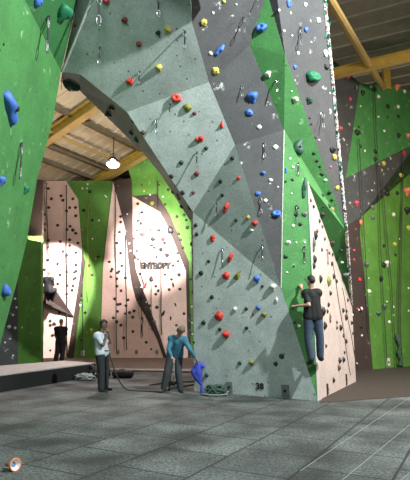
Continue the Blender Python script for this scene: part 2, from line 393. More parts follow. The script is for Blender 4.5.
# closing back of the tower
rb = [b2 + Vector((-.1, .15, 0)), t_ + Vector((-.1, .15, 0)), s_ + Vector((-.1, .15, 0)), ar1 + Vector((-.1, .2, 0)), ar2 + Vector((-.1, .3, 0)), ar4 + Vector((-.1, .3, 0)), ]
lb = [lo[6], lo[5], lo[4], lo[3], lo[2], lo[0] + Vector((0, .1, 2.5))]
vs = [v - tower.location for v in rb + lb]
o = mesh_obj('frame', vs, [(i, i + 1, i + 7, i + 6) for i in range(5)], M['timber'], tower)
md = o.modifiers.new('s', 'SOLIDIFY'); md.thickness = 0.08
# pale strip along edges
bm = bmesh.new(); off = -tower.location
tube(bm, [b + off, p_ + off], 0.018, 5); tube(bm, [n_ + off, d + off], 0.010, 5)
bm_obj('edge_strip', bm, M['trimw'], tower)
bm = bmesh.new(); tube(bm, [g + off, tl + off], 0.03, 6); bm_obj('edge_strip', bm, M['trimw'], tower)

bm = bmesh.new(); ae = [q_ + off + Vector((-.02, -.03, 0)) for q_ in (ar4, ar3, ar2, ar1, s_, t_)]
tube(bm, ae, 0.042, 6); bm_obj('chipped_edge', bm, M['chip'], tower)
# left foreground wall
ltop = P(4, -40, 6.3); l25 = P(25, 0, g.y - 2.6)
gj = P(61, 71, g.y - .1)
p3 = G(-16, 410)
nL = (gj - l25).cross(p3 - l25).normalized()
Lp = lambda x, y: PL(x, y, l25, nL)
lefttower = empty('climbing_wall', G(-40, 420), 'bright green overhanging climbing wall in the left foreground', 'climbing wall')
LB = Vector((-0.25, 0.15, 0))
T('green_panel', [Lp(-70, -40), Lp(4, -40), Lp(25, 0), gj, Lp(53, 120), Lp(37, 180), Lp(27, 240), Lp(18, 278), Lp(0, 345), p3, Lp(-70, 440)][::-1], 'green', 'the big green overhang at left', LB, lefttower)
gk = P(78, -2, g0.y + .1); gkt = P(88, -40, tl.y + .1)
T('green_panel', [Lp(4, -40), gkt, gk, gj, Lp(25, 0)][::-1], 'green_shade', 'the shaded green facet of the left wall', LB, lefttower)
T('grey_panel', [gk, gkt, tl, g0, g + Vector((0, -.02, 0))][::-1], 'greyedge', 'the grey strip beside the left wall', Vector((0, .25, 0)), lefttower)
# second left wall behind the foreground wall (stands behind the mat)
lw = empty('climbing_wall', G(20, 372), 'narrow green and slate climbing wall behind the left foreground overhang', 'climbing wall')
D0 = G(20, 371).y
def Q(x, y, dd=0): return P(x, y, D0 + dd)
T('green_panel', [Q(41, 372), Q(41, 236), Q(29, 236, -.1), Q(18, 275, -.1), Q(18, 372)], 'lime', 'the far left green panel', Vector((0, .25, 0)), lw)
T('grey_panel', [Q(18, 372), Q(18, 275, -.1), Q(-20, 400, -.4), ], 'dark', 'the slate triangle at far left', Vector((0, .25, 0)), lw)
T('green_panel', [Q(18, 275, -.1), Q(29, 236, -.1), Q(-30, 200, -.2), Q(-20, 400, -.4)], 'green', 'the hidden green panel', Vector((0, .25, 0)), lw)
T('brown_panel', [Q(42, 236, .4), Q(43, 180, .4), Q(20, 178, .4), Q(18, 236, .4)], 'brown', 'the brown panel above the far left green panel', Vector((0, .2, 0)), lw)
bm = bmesh.new(); beam(bm, Q(28, 236) - lw.location, Q(42, 236) - lw.location, .05, .05); bm_obj('ledge', bm, M['brown'], lw)

# back left wall
DB = 24.0
bw = empty('climbing_wall', G(120, 358), 'long floodlit pink and green climbing wall at the back left', 'climbing wall')
def B(x, y, dd=0): return P(x, y, DB + dd)
BB = Vector((0, .3, 0))
def BP(name, pts, mat, reg, dd=0):
    T(name, [B(x, y, dd) if len(q) == 0 else B(x, y, q[0]) for x, y, *q in pts], mat, reg, BB, bw)
BP('pink_panel', [(34, 359), (34, 181), (66, 181), (78, 199), (82, 250), (80, 275), (67, 359)], 'pink', 'the left pink panel')
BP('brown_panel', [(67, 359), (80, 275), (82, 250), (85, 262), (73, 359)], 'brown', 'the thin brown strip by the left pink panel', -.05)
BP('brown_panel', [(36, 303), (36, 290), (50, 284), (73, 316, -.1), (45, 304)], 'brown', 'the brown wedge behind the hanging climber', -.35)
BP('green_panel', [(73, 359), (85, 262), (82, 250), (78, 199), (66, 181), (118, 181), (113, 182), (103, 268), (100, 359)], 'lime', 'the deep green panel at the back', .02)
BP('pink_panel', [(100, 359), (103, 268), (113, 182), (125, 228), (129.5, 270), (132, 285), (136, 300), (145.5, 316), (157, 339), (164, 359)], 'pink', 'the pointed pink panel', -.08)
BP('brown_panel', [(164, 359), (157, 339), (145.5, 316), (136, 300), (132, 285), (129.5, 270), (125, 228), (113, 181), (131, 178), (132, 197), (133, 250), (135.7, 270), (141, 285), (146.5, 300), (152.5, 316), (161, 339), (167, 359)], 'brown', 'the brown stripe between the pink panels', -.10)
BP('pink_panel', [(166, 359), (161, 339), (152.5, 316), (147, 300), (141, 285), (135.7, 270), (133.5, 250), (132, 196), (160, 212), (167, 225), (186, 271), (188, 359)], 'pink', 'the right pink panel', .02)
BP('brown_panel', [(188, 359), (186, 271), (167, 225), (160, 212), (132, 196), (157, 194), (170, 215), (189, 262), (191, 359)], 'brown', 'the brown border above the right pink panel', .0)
BP('green_panel', [(191, 359), (189, 262), (170, 215), (157, 194), (157, 150), (215, 160), (215, 359)], 'lime', 'the lime panel beside the tower')
BP('green_panel', [(132, 196), (131, 178), (127, 165), (157, 150), (157, 194)], 'lime', 'the floodlit green panel over the pink panels', .03)
# right back wall
wa = G(350, 371.5); wb = G(410, 366.5); wd = (wb - wa).normalized(); wn = Vector((wd.y, -wd.x, 0))
R = lambda x, y: PL(x, y, wa, wn)
rw = empty('climbing_wall', G(385, 368.5), 'tall green climbing wall with a dark diagonal band at the back right', 'climbing wall')
def RP(name, pts, mat, reg): T(name, [R(*q) for q in pts], mat, reg, Vector((0, .3, 0)), rw)
RP('green_panel', [(360, 83), (346, 178), (410, 147), (480, 112), (480, 80), (410, 92), (395, 86), (372, 85)][::-1], 'green', 'the upper green area of the right wall')
RP('green_panel', [(410, 153), (361, 217), (360, 235), (369, 322), (373, 370), (410, 366.5), (480, 360.7), (480, 60)], 'lime', 'the lower green area of the right wall')
RP('dark_panel', [(410, 153), (480, 60), (480, 112), (410, 147), (346, 178), (361, 217)], 'dark', 'the dark diagonal band of the right wall')
RP('dark_panel', [(346, 178), (360, 83), (330, 57), (318, 372), (338, 372.7), (340, 230), (361, 217)], 'dark', 'the dark grey left end of the right wall')
RP('brown_panel', [(361, 217), (325, 240), (325, 374), (373, 370), (369, 322), (360, 235)], 'brown', 'the column coloured warm-lit brown beside the tower')  # lower dark wall, warm light put into the colour as brown

# ---------------------------------------------------------------- raised mat
mt = empty('landing_mat', G(50, 376), 'long low landing mat with black side and pale top at left', 'mat')
c1 = G(-60, 402.5); c2 = G(95, 376.5); dirv = VD * 2.6 + UD * 0.4
H = 0.42
pts = [c1, c2, c2 + dirv * .6, c1 + dirv]
inv = -mt.location
def prism(name, pts, z0, z1, mat, parent):
    bm = bmesh.new(); lo_ = [bm.verts.new(Vector((p.x, p.y, z0)) + inv) for p in pts]; up_ = [bm.verts.new(Vector((p.x, p.y, z1)) + inv) for p in pts]
    n = len(pts); bm.faces.new(lo_[::-1]); bm.faces.new(up_)
    for i in range(n): bm.faces.new((lo_[i], lo_[(i + 1) % n], up_[(i + 1) % n], up_[i]))
    return bm_obj(name, bm, mat, parent)
prism('mat_body', pts, 0, H - .03, M['matside'], mt); prism('mat_cover', pts, H - .03, H, M['mattop'], mt)


# ---------------------------------------------------------------- placing on the walls
VS, TR, REG = [], [], []
bpy.context.view_layer.update()
for o, reg in FAC:
    base = len(VS); mw = o.matrix_world
    VS += [mw @ v.co for v in o.data.vertices]
    for p in o.data.polygons:
        vv = [base + q for q in p.vertices]
        for t in range(1, len(vv) - 1): TR.append((vv[0], vv[t], vv[t + 1])); REG.append((reg, o))
BVH = BVHTree.FromPolygons(VS, TR)
def hit(x, y):
    r = ray(x, y).normalized(); loc, nor, idx, dist = BVH.ray_cast(CP, r)
    if loc is None: return None
    if nor.dot(r) > 0: nor = -nor
    return loc, nor, REG[idx][0]
# hold prototypes
def holdmesh(kind, seed):
    rnd = random.Random(seed); bm = bmesh.new()
    if kind == 'jug':
        bmesh.ops.create_uvsphere(bm, u_segments=18, v_segments=12, radius=1)
        for v in bm.verts:
            x, y, z = v.co
            v.co = Vector((x, y * 0.75, max(z, -0.1) * 0.9))
            if v.co.z > 0.15:
                q = Vector((x, y - 0.35)).length
                v.co.z -= 0.75 * max(0, 1 - q / 0.62)
                v.co.y -= 0.12 * max(0, v.co.z)
    elif kind == 'pear':
        bmesh.ops.create_icosphere(bm, subdivisions=3, radius=1)
        for v in bm.verts:
            x, y, z = v.co; w = 0.62 - 0.38 * y
            v.co = Vector((x * w * 0.8, y * 1.1, max(z, -0.12) * w * 0.75))
    elif kind == 'wedge':
        bmesh.ops.create_icosphere(bm, subdivisions=3, radius=1)
        for v in bm.verts:
            x, y, z = v.co; v.co = Vector((x * (0.75 + 0.35 * y), y * 0.8, max(z, -0.1) * (0.75 + 0.45 * y)))
    elif kind == 'long':
        bmesh.ops.create_icosphere(bm, subdivisions=3, radius=1)
        for v in bm.verts:
            x, y, z = v.co; v.co = Vector((x * 0.45, y * 1.15, max(z, -0.12) * 0.5 * (1 + .2 * math.sin(5 * y))))
    else:
        bmesh.ops.create_icosphere(bm, subdivisions=3, radius=1)
        for v in bm.verts:
            x, y, z = v.co; v.co = Vector((x * 0.92, y * 0.86, max(z, -0.12) * 0.68))
    for v in bm.verts:
        nz = noise.noise(v.co * 1.7 + Vector((seed * 3.1, seed, 0)))
        f = 1 + 0.32 * nz
        v.co = Vector((v.co.x * f, v.co.y * f, v.co.z * (1 + 0.2 * nz)))
    bmesh.ops.recalc_face_normals(bm, faces=bm.faces)
    me = bpy.data.meshes.new(kind + '_hold'); bm.to_mesh(me); bm.free()
    for p in me.polygons: p.use_smooth = True
    return me
HM = {}
def getmesh(kind, var, ck):
    key = (kind, var, ck)
    if key not in HM:
        me = holdmesh(kind, var + 1); me.materials.append(M['h' + ck]); HM[key] = me
    return HM[key]
bm = bmesh.new(); bmesh.ops.create_cone(bm, cap_ends=True, segments=8, radius1=0.2, radius2=0.15, depth=0.22)
BOLT = bpy.data.meshes.new('bolt'); bm.to_mesh(BOLT); bm.free(); BOLT.materials.append(M['dmetal'])
HOLDS = []
SH = {'blob': 'rounded', 'jug': 'scooped', 'pear': 'pear shaped', 'wedge': 'wedge shaped', 'long': 'elongated'}
def hold(x, y, ck='k', sz=3.2, kind=None, rot=0.0, flat=1.0, asp=1.0):
    """sz: width in the photograph; real size follows from the distance of the wall"""
    q = hit(x, y)
    if q is None: return
    loc, nor, reg = q
    var = int(x * 3 + y * 7) % 3
    if kind is None: kind = 'blob' if sz < 6 else 'wedge'
    D = (loc - CP).dot(ray(205, 240).normalized())
    cs_ = abs(nor.dot(ray(x, y).normalized())); R_ = sz * 0.5 * D / F * max(.45, cs_) ** -.45
    o = bpy.data.objects.new('climbing_hold', getmesh(kind, var, ck)); C.objects.link(o)
    up = Vector((0, 0, 1)); yv = (up - nor * up.dot(nor)).normalized(); xv = yv.cross(nor)
    Rm = Matrix((xv, yv, nor)).transposed().to_4x4()
    o.matrix_world = Matrix.Translation(loc) @ Rm @ Matrix.Rotation(rot + random.uniform(-.3, .3), 4, 'Z') @ Matrix.Diagonal((R_, R_ * asp, R_ * flat, 1))
    if sz >= 6:
        bo = bpy.data.objects.new('bolt', BOLT); C.objects.link(bo); bo.parent = o; bo.location = (0.05, -0.05, 0.62 if kind != 'jug' else .35)
        if kind == 'long': bo.location.z = .45
    HOLDS.append((o, ck, reg, y, x, sz, kind))
def HH(ox, oy, s, items):
    for it in items:
        x, y, *r = it; hold(ox + x / s, oy + y / s, *r)
# --- left foreground wall
HH(0, 0, 4, [(35, 430, 'b', 24, 'long', 1.15), (150, 3, 'b', 10, 'blob'), (248, 50, 'g', 16, 'wedge'), (300, 100, 'm', 3.5), (14, 177, 'k', 2.5)])
HH(0, 120, 4, [(2, 245, 'b', 9), (100, 280, 'g', 7.5, 'wedge'), (55, 0, 'b', 5)])
HH(0, 240, 4, [(18, 200, 'b', 11, 'jug'), (60, 235, 'w', 2.6), (66, 270, 'w', 2.4), (52, 300, 'w', 2.4), (36, 347, 'w', 4), (60, 352, 'w', 3), (20, 410, 'w', 2), (52, 462, 'w', 2), (88, 350, 'w', 1.8)])
# --- arch
HH(60, 0, 2.93, [(190, 60, 'm', 7.5), (232, 130, 'm', 7), (135, 3, 'p', 9), (288, 97, 'k', 6), (316, 88, 'y', 9, 'wedge'), (290, 199, 'y', 8.5, 'wedge'), (205, 239, 'r', 7.5, 'blob'), (240, -6, 'k', 3)])
HH(100, 0, 4, [(305, 392, 'r', 10, 'jug'), (350, 430, 'l', 9, 'blob'), (378, 453, 'm', 4.5)])
HH(100, 120, 4, [(172, 50, 'n', 5), (392, 80, 'r', 7), (325, 170, 'd', 5), (387, 215, 'm', 5.5), (373, 290, 'm', 4), (345, 400, 'k', 3)])
HH(60, 70, 3.69, [(42, 55, 'd', 13, 'blob'), (192, 140, 'k', 5), (180, 163, 'k', 6), (262, 232, 'k', 4), (283, 258, 'd', 5), (268, 190, 'k', 3)])
HH(100, 120, 4, [(285, 225, 'k', 5), (330, 290, 'k', 5), (312, 300, 'k', 3), (357, 350, 'd', 4)])
HH(200, 120, 4, [(87, 18, 'r', 6.5, 'pear', 0), (5, 75, 'r', 7), (25, 112, 'd', 4.5), (130, 152, 'k', 4.5), (82, 245, 'k', 4.5), (90, 300, 'k', 4), (105, 350, 'r', 9.5, 'long', -0.9, 1.4), (155, 232, 'r', 4),
    (145, 400, 'd', 4), (192, 390, 'y', 4.5), (220, 415, 'r', 7, 'wedge'), (205, 440, 'w', 4.5), (52, 470, 'r', 5.5), (237, 28, 'w', 5), (302, 108, 'w', 5.5), (253, 215, 'b', 6.5, 'wedge'), (283, 240, 'w', 4.5),
    (232, 295, 'b', 5.8), (262, 322, 'w', 4.2), (305, 375, 'b', 9.5, 'jug'), (312, 268, 'w', 2), (280, 255, 'w', 2)])
HH(200, 0, 4, [(95, 5, 'y', 4.5), (15, 90, 'y', 7.5, 'blob'), (42, 213, 'w', 4.5), (78, 200, 'b', 11, 'long', -0.6, 1.3), (62, 283, 'y', 8, 'blob'), (245, 110, 'b', 11, 'jug'), (273, 298, 'w', 8, 'wedge'), (355, 12, 'b', 6, 'blob', 0, 1, 1.5),
    (210, 390, 'b', 13.5, 'wedge'), (197, 450, 'b', 8.5, 'blob'), (380, 400, 'w', 7.5, 'wedge'), (380, 268, 'b', 4.5), (392, 213, 'w', 3.5), (145, 18, 'w', 2.5), (52, 52, 'w', 3)])
HH(200, 240, 4, [(50, 0, 'r', 4.5), (122, 70, 'r', 9, 'long', -0.3, 1.3, 1), (105, 142, 'r', 8, 'blob'), (152, 140, 'l', 9.5, 'pear', -0.5), (35, 85, 'k', 3.5), (5, 132, 'k', 5), (228, 157, 'b', 8, 'wedge', 0, 1, 1.15), (250, 185, 'k', 3.2),
    (293, 190, 'w', 8.5, 'wedge'), (307, 240, 'w', 5, 'long'), (48, 228, 'k', 4.5), (140, 277, 'w', 5), (185, 275, 'k', 4), (233, 270, 'b', 5.5), (213, 298, 'm', 3), (257, 300, 'l', 6.5), (77, 303, 'r', 9.5, 'blob'), (15, 330, 'k', 4.8),
    (80, 357, 'k', 4), (187, 352, 'k', 3.8), (105, 380, 'r', 9.5, 'wedge'), (327, 465, 'd', 5.5), (352, 12, 'w', 6), (343, 65, 'd', 5), (370, 268, 's', 5.5), (382, 328, 'k', 2.6), (395, 345, 'w', 3.6), (348, 130, 'w', 2.5), (375, 105, 'k', 2.5)])
HH(200, 360, 4, [(27, 60, 'd', 4.5), (160, 12, 'd', 4), (207, 12, 'l', 6.8), (303, 15, 'd', 4.8)])
# --- right faces of the tower
K = 5.333
HH(270, 0, K, [(188, 25, 'w', 4.2), (258, 108, 'w', 5.2), (192, 158, 'b', 5.2), (150, 283, 'w', 3.5), (296, 285, 'w', 5.2, 'blob', 0.4, 1, 1.3), (225, 408, 'g', 14, 'jug'), (48, 55, 'w', 3), (75, 165, 'w', 3), (118, 190, 'w', 2), (110, 70, 'w', 2.5), (220, 225, 'w', 2),
    (300, 357, 'k', 5, 'jug')])
for (x, y, w, a_) in ((327, 9, 5, 2.4), (329, 31, 5.5, 2.8), (331.5, 53, 5.5, 2.0), (330, 18, 3.4, 1)): hold(x - 1.5, y, 'g', w, 'long', 0, 1, a_ * .8)
HH(270, 80, K, [(207, 112, 'd', 8, 'wedge'), (150, 357, 'd', 16, 'wedge', 3.1, 1, 1.3), (235, 390, 'k', 3.6), (252, 430, 'k', 3.4), (330, 370, 'k', 5.5), (343, 408, 'y', 5), (322, 463, 'p', 2.6), (212, 203, 'k', 2.5), (220, 235, 'k', 2.3), (243, 307, 'k', 2.3),
    (107, 420, 'w', 2.7), (122, 465, 'w', 3.3), (115, 60, 'w', 2), (270, 180, 'w', 2), (262, 320, 'w', 2), (320, 70, 'w', 2)])
HH(270, 160, K, [(85, 55, 'b', 5, 'long'), (83, 115, 'k', 2.8), (120, 105, 'k', 3.4), (182, 150, 'd', 10, 'long', 0, 1, 1.7), (145, 255, 'k', 4.5), (140, 290, 'k', 4.5), (185, 288, 's', 6, 'blob'), (162, 342, 'k', 4.2), (123, 350, 'w', 3.4), (97, 443, 'w', 6, 'wedge'),
    (140, 440, 'w', 2), (185, 440, 'w', 2), (115, 178, 'w', 2), (280, 75, 'k', 3.6), (295, 107, 'w', 3.2), (318, 172, 'k', 4.4), (280, 188, 'k', 3), (330, 212, 'k', 3.2), (357, 150, 'y', 4.2), (333, 262, 'o', 3.2), (315, 245, 'k', 3.4), (280, 290, 'k', 5), (335, 440, 'n', 4), (285, 250, 'k', 2)])
side = [(215, 215, 'n', 3.4), (230, 248, 'k', 3.6), (250, 378, 'n', 3.4), (240, 402, 'k', 5, 'blob', 0, 1, 1.5), (262, 325, 'k', 3.4), (277, 355, 'n', 3), (290, 420, 'n', 3.2), (230, 452, 'd', 6, 'long', 0, 1, 1.6)]
HH(270, 160, K, side)
HH(300, 240, K, [(115, 52, 'n', 3.2), (75, 103, 'k', 5.2, 'blob', 0, 1, 1.4), (72, 137, 'k', 4.5, 'blob', 0, 1, 1.2), (172, 78, 'k', 2.6), (168, 127, 'k', 3.6), (107, 208, 'k', 4.6, 'blob', 0, 1, 1.4), (150, 218, 'l', 6, 'blob', 0, 1, 1.3), (178, 193, 'k', 4.6), (192, 220, 'k', 3.6),
    (160, 283, 'k', 4), (150, 345, 'k', 3.6), (122, 380, 'k', 5.5, 'blob', 0, 1, 1.3), (145, 380, 'k', 3.2), (228, 375, 'k', 4), (158, 415, 'n', 4.5, 'long', 0, 1, 1.4), (132, 455, 'k', 5), (243, 412, 'k', 5), (215, 467, 'k', 4.5), (195, 440, 'k', 2.5), (253, 320, 'k', 3), (273, 440, 'k', 3),
    (245, 380, 'k', 3), (155, 70, 'k', 2.5), (218, 55, 'k', 6, 'wedge'), (225, 118, 'w', 3.2), (245, 183, 's', 7, 'wedge'), (175, 15, 'k', 3),
    (287, 55, 'p', 2.8), (288, 105, 'p', 2.6), (317, 212, 'r', 4), (328, 365, 'w', 3), (305, 368, 'r', 2.5), (322, 378, 'k', 3), (280, 400, 'w', 2), (327, 465, 'k', 2.5)])
HH(300, 320, K, [(160, 5, 'k', 2.8), (213, 40, 'k', 4), (195, 40, 'n', 3.4), (110, 30, 'k', 3.4), (130, 30, 'k', 5, 'blob', 0, 1, 1.3), (275, 15, 'k', 3), (280, 70, 'k', 2.6), (230, 83, 'k', 3), (243, 113, 'k', 4), (137, 138, 'k', 3.2), (288, 165, 'k', 2.2), (235, 172, 'k', 3), (230, 210, 'k', 4.5),
    (209, 215, 'k', 5), (205, 253, 'n', 5), (177, 320, 'k', 4.2), (325, 35, 'k', 3), (330, 82, 'w', 2), (303, 232, 'w', 1.8)])
HH(320, 60, K, [(147, 90, 'p', 5), (160, 208, 'p', 4), (108, 365, 'p', 4), (185, 150, 'k', 3), (140, 240, 's', 2.5)])
HH(310, 120, 4, [(40, 185, 'k', 3), (92, 120, 'k', 6.5), (98, 150, 'y', 5.5), (45, 215, 'k', 3), (110, 270, 'y', 4), (120, 30, 'p', 3)])
# --- right back wall
HH(350, 70, 6, [(75, 137, 'k', 5), (125, 102, 'w', 3), (280, 106, 'o', 6), (327, 128, 'w', 3.2), (170, 160, 'w', 3.4), (225, 218, 'k', 4), (288, 220, 'w', 3.4), (170, 280, 'w', 2), (288, 278, 'k', 3.2), (225, 283, 'k', 2), (205, 365, 'w', 2.4), (290, 392, 'k', 4.4), (347, 393, 'o', 4.4),
    (42, 375, 'k', 6, 'jug'), (62, 457, 'k', 3), (62, 217, 'w', 2), (52, 342, 'k', 2)])
HH(350, 150, 6, [(150, 10, 'k', 4.2), (150, 55, 'k', 4), (88, 5, 'w', 2.4), (318, 18, 'r', 4.5), (200, 80, 'y', 4.8), (190, 122, 'y', 2.6), (305, 152, 'y', 4.6), (85, 140, 's', 5), (23, 182, 's', 3.6), (315, 112, 'k', 3.4), (275, 190, 'k', 3.4), (222, 262, 'k', 5), (282, 258, 'k', 3.6),
    (340, 252, 'o', 8.5, 'wedge'), (38, 322, 'p', 6), (135, 343, 's', 4.8), (135, 402, 's', 4.8), (260, 388, 'w', 3.8), (340, 365, 'k', 7), (65, 435, 'o', 5.4), (350, 468, 'y', 5), (130, 242, 'w', 1.8)])
HH(350, 230, 6, [(202, 95, 'k', 3.2), (268, 85, 'y', 4.2), (272, 148, 'k', 2.8), (222, 203, 'w', 6.5, 'wedge'), (202, 210, 'k', 5), (185, 292, 'k', 5), (95, 212, 's', 6), (115, 368, 'w', 4), (95, 392, 's', 2.6), (200, 462, 's', 4.5), (260, 462, 'w', 2.6), (350, 350, 'w', 2.2), (222, 430, 'w', 2), (298, 55, 'w', 2), (112, 290, 'w', 1.6)])
HH(350, 300, 6, [(200, 42, 's', 6), (168, 82, 's', 6), (235, 132, 'w', 3.2), (260, 92, 'w', 2), (70, 55, 'w', 2.4), (52, 60, 'w', 2), (68, 160, 'k', 2.4), (350, 65, 'w', 2), (70, 213, 'w', 1.8)])
# --- back left walls
HH(40, 180, 4.8, [(40, 40), (22, 10), (55, 90), (102, 76), (110, 97), (158, 90), (42, 132, 'k', 3.4), (128, 148), (143, 132), (170, 132), (172, 172), (22, 165), (22, 210), (22, 240), (85, 217), (145, 222), (130, 237), (158, 240, 'k', 3.6), (172, 255, 'k', 3.6), (40, 290), (98, 295), (143, 287),
    (143, 315), (38, 322), (112, 343), (130, 360), (173, 348), (37, 384, 'k', 3.6), (85, 402), (22, 430), (97, 455), (130, 440), (173, 408), (173, 437), (183, 302), (170, 470),
    (165, 55, 's', 3), (210, 145, 'k', 4), (252, 192, 'k', 3.4), (282, 195, 'w', 2.6), (240, 55, 'k', 4), (203, 40, 'w', 2.2), (315, 78, 'w', 3, 'long', .8), (228, 20, 'w', 2), (280, 368, 'k', 3), (267, 377, 'y', 2), (235, 410), (250, 455, 'k', 3), (200, 240, 'p', 2.2), (252, 282, 'w', 1.8), (225, 40, 'w', 2)])
HH(40, 270, 4.36, [(78, 60), (117, 105), (62, 235, 'k', 4), (45, 222, 'k', 3), (45, 240), (85, 185), (150, 10), (148, 40), (145, 68), (140, 88), (120, 68), (55, 285), (45, 350, 'k', 2.4), (42, 395, 'k', 2.4), (175, 155, 'w', 3), (197, 185, 'k', 3), (180, 108, 'k', 2.6), (228, 20, 'k', 3), (222, 262, 'y', 4), (182, 130, 'k', 2.4), (180, 305, 'k', 2.2), (40, 118, 'k', 2.4)])
HH(100, 180, 4.1, [(85, 150), (85, 172), (80, 213), (70, 258), (85, 300), (38, 335), (90, 352), (50, 365), (78, 375), (45, 397, 'k', 3), (155, 97), (172, 133), (155, 167), (168, 178), (152, 207), (210, 205, 'k', 2.2), (238, 205), (175, 223, 'n', 5), (218, 242, 'k', 5), (140, 240), (258, 243, 'm', 4.5), (265, 258, 'k', 3.6),
    (213, 268), (222, 277), (250, 285, 'k', 4.6), (275, 308, 'k', 4.6), (152, 290), (140, 310), (145, 318), (318, 300), (320, 333), (300, 350), (232, 315), (165, 385), (155, 325), (325, 390), (210, 402, 'k', 4),
    (280, 40), (298, 50), (338, 48), (325, 75, 'k', 3), (335, 108, 'k', 4), (345, 143), (315, 150), (358, 195, 'k', 4), (330, 245), (322, 220), (340, 278), (375, 262), (288, 205, 'k', 7, 'blob', 0, 1, 1.3), (258, 68, 'w', 2), (267, 100, 'k', 2.6), (213, 95, 'l', 5), (172, 22, 'n', 2.6), (180, 45, 'y', 2.4), (205, 60, 'w', 2), (240, 20, 'k', 2.6), (120, 260, 'w', 1.8), (125, 290, 'w', 1.8), (112, 140, 'w', 1.6),
    (393, 185, 'k', 4), (397, 222, 'k', 4), (372, 295, 's', 2.4), (378, 335, 'w', 2)])
HH(110, 270, 4.36, [(30, 38), (30, 70), (48, 90), (20, 125), (45, 148), (35, 150), (33, 180), (70, 155), (85, 185), (105, 178), (15, 208), (30, 225, 'k', 3.4), (48, 240), (100, 205), (60, 295), (100, 268), (158, 315), (180, 42, 'k', 5), (240, 20), (268, 40), (300, 20, 'k', 3.6), (155, 65, 'r', 4.6, 'long', -.3, 1, 1.2), (210, 90), (200, 105), (258, 85),
    (305, 83), (140, 120), (200, 70), (172, 155), (205, 162, 'k', 4), (285, 150, 'k', 3.4, 'long', .4), (323, 190), (232, 190, 'k', 5.5, 'long', -.5), (265, 210, 'k', 3.6, 'long'), (192, 225, 's', 4), (290, 240, 'n', 3), (275, 65, 'k', 4.6, 'long'), (180, 345, 'k', 2.4),
    (5, 5), (33, 12), (68, 35), (78, 130), (66, 190, 'k', 2.6), (357, 160, 'w', 2.2), (357, 230, 'w', 2), (352, 40, 'k', 2.4), (360, 95, 'k', 2.4), (158, 140, 'w', 1.8), (135, 75, 'w', 1.6), (358, 280, 'w', 2.2), (366, 315, 'k', 2.4)])
# the 300 largest stay single things, the smallest ones become one object
HOLDS.sort(key=lambda q: -q[5])
rest = HOLDS[300:]; HOLDS = HOLDS[:300]
bm = bmesh.new(); mats = []
for q in rest:
    o = q[0]; me = o.data; mt0 = me.materials[0]
    if mt0 not in mats: mats.append(mt0)
    n0 = len(bm.faces); tmpm = me.copy(); tmpm.transform(o.matrix_world); bm.from_mesh(tmpm); bpy.data.meshes.remove(tmpm)
    bm.faces.ensure_lookup_table(); mi = mats.index(mt0)
    for f_ in bm.faces[n0:]: f_.material_index = mi
    bpy.data.objects.remove(o)
rm = bpy.data.meshes.new('small_climbing_holds'); bm.to_mesh(rm); bm.free()
for m0 in mats: rm.materials.append(m0)
ro = bpy.data.objects.new('small_climbing_holds', rm); C.objects.link(ro)
tag(ro, 'scatter of the tiniest climbing holds across the climbing walls', 'climbing holds', kind='stuff')
# words for each hold
def place_words(n, i):
    if n == 2: return ('upper', 'lower')[i]
    o_ = ['highest', 'second highest', 'third highest', 'fourth highest', 'fifth highest', 'sixth highest', 'seventh highest', 'eighth highest', 'ninth highest', 'tenth highest', 'eleventh highest', 'twelfth highest']
    l_ = ['lowest', 'second lowest', 'third lowest', 'fourth lowest', 'fifth lowest', 'sixth lowest', 'seventh lowest', 'eighth lowest', 'ninth lowest', 'tenth lowest', 'eleventh lowest', 'twelfth lowest']
    if n % 2 and i == n // 2 and n == 3: return 'middle'
    return o_[i] if i < (n + 1) // 2 else l_[n - 1 - i]
fam = {}
def size_word(sz, ck): return 'large ' if sz >= 9 else ('small ' if sz < 4 else '')
for q in HOLDS: fam.setdefault((q[1], q[2], size_word(q[5], q[1])), []).append(q)
for (ck, reg, sw), L_ in fam.items():
    L_.sort(key=lambda q: q[3]); n = len(L_)
    base = sw + HN[ck]
    for i, q in enumerate(L_):
        o = q[0]; o['category'] = 'climbing hold'
        if n == 1: o['label'] = '%s %s hold on %s' % (base, SH[q[6]], reg)
        elif n <= 24:
            o['label'] = '%s %s hold on %s' % (place_words(n, i), base, reg); o['group'] = '%s holds on %s' % (base, reg)
        else:
            w3 = (n + 2) // 3; tz = i // w3; third = ('top', 'middle', 'bottom')[tz]; n3 = min(n, (tz + 1) * w3) - tz * w3
            o['label'] = '%s %s hold on the %s third of %s' % (place_words(n3, i % w3), base, third, reg); o['group'] = '%s holds on %s' % (base, reg)

# ---------------------------------------------------------------- quickdraws
def ringpts(w, h_, n=14):
    return [Vector((w * math.cos(2 * PI * k_ / n), 0, h_ * math.sin(2 * PI * k_ / n))) for k_ in range(n + 1)]
def carab(zc):
    bm = bmesh.new(); tube(bm, [p + Vector((0, 0, zc)) for p in ringpts(0.062, 0.16)], 0.022, 5); return bm
bm = carab(-0.17); cm1 = bpy.data.meshes.new('carabiner'); bm.to_mesh(cm1); bm.free(); cm1.materials.append(M['metal'])
bm = carab(-0.83); cm2 = bpy.data.meshes.new('carabiner'); bm.to_mesh(cm2); bm.free(); cm2.materials.append(M['metal'])
bm = bmesh.new(); box(bm, (0, 0, -0.5), (0.07, 0.03, 0.42)); slm = bpy.data.meshes.new('sling'); bm.to_mesh(slm); bm.free(); slm.materials.append(M['sling'])
bm = bmesh.new(); box(bm, (0, 0.06, 0), (0.07, 0.16, 0.08)); hgm = bpy.data.meshes.new('bolt_hanger'); bm.to_mesh(hgm); bm.free(); hgm.materials.append(M['dmetal'])
DR = []
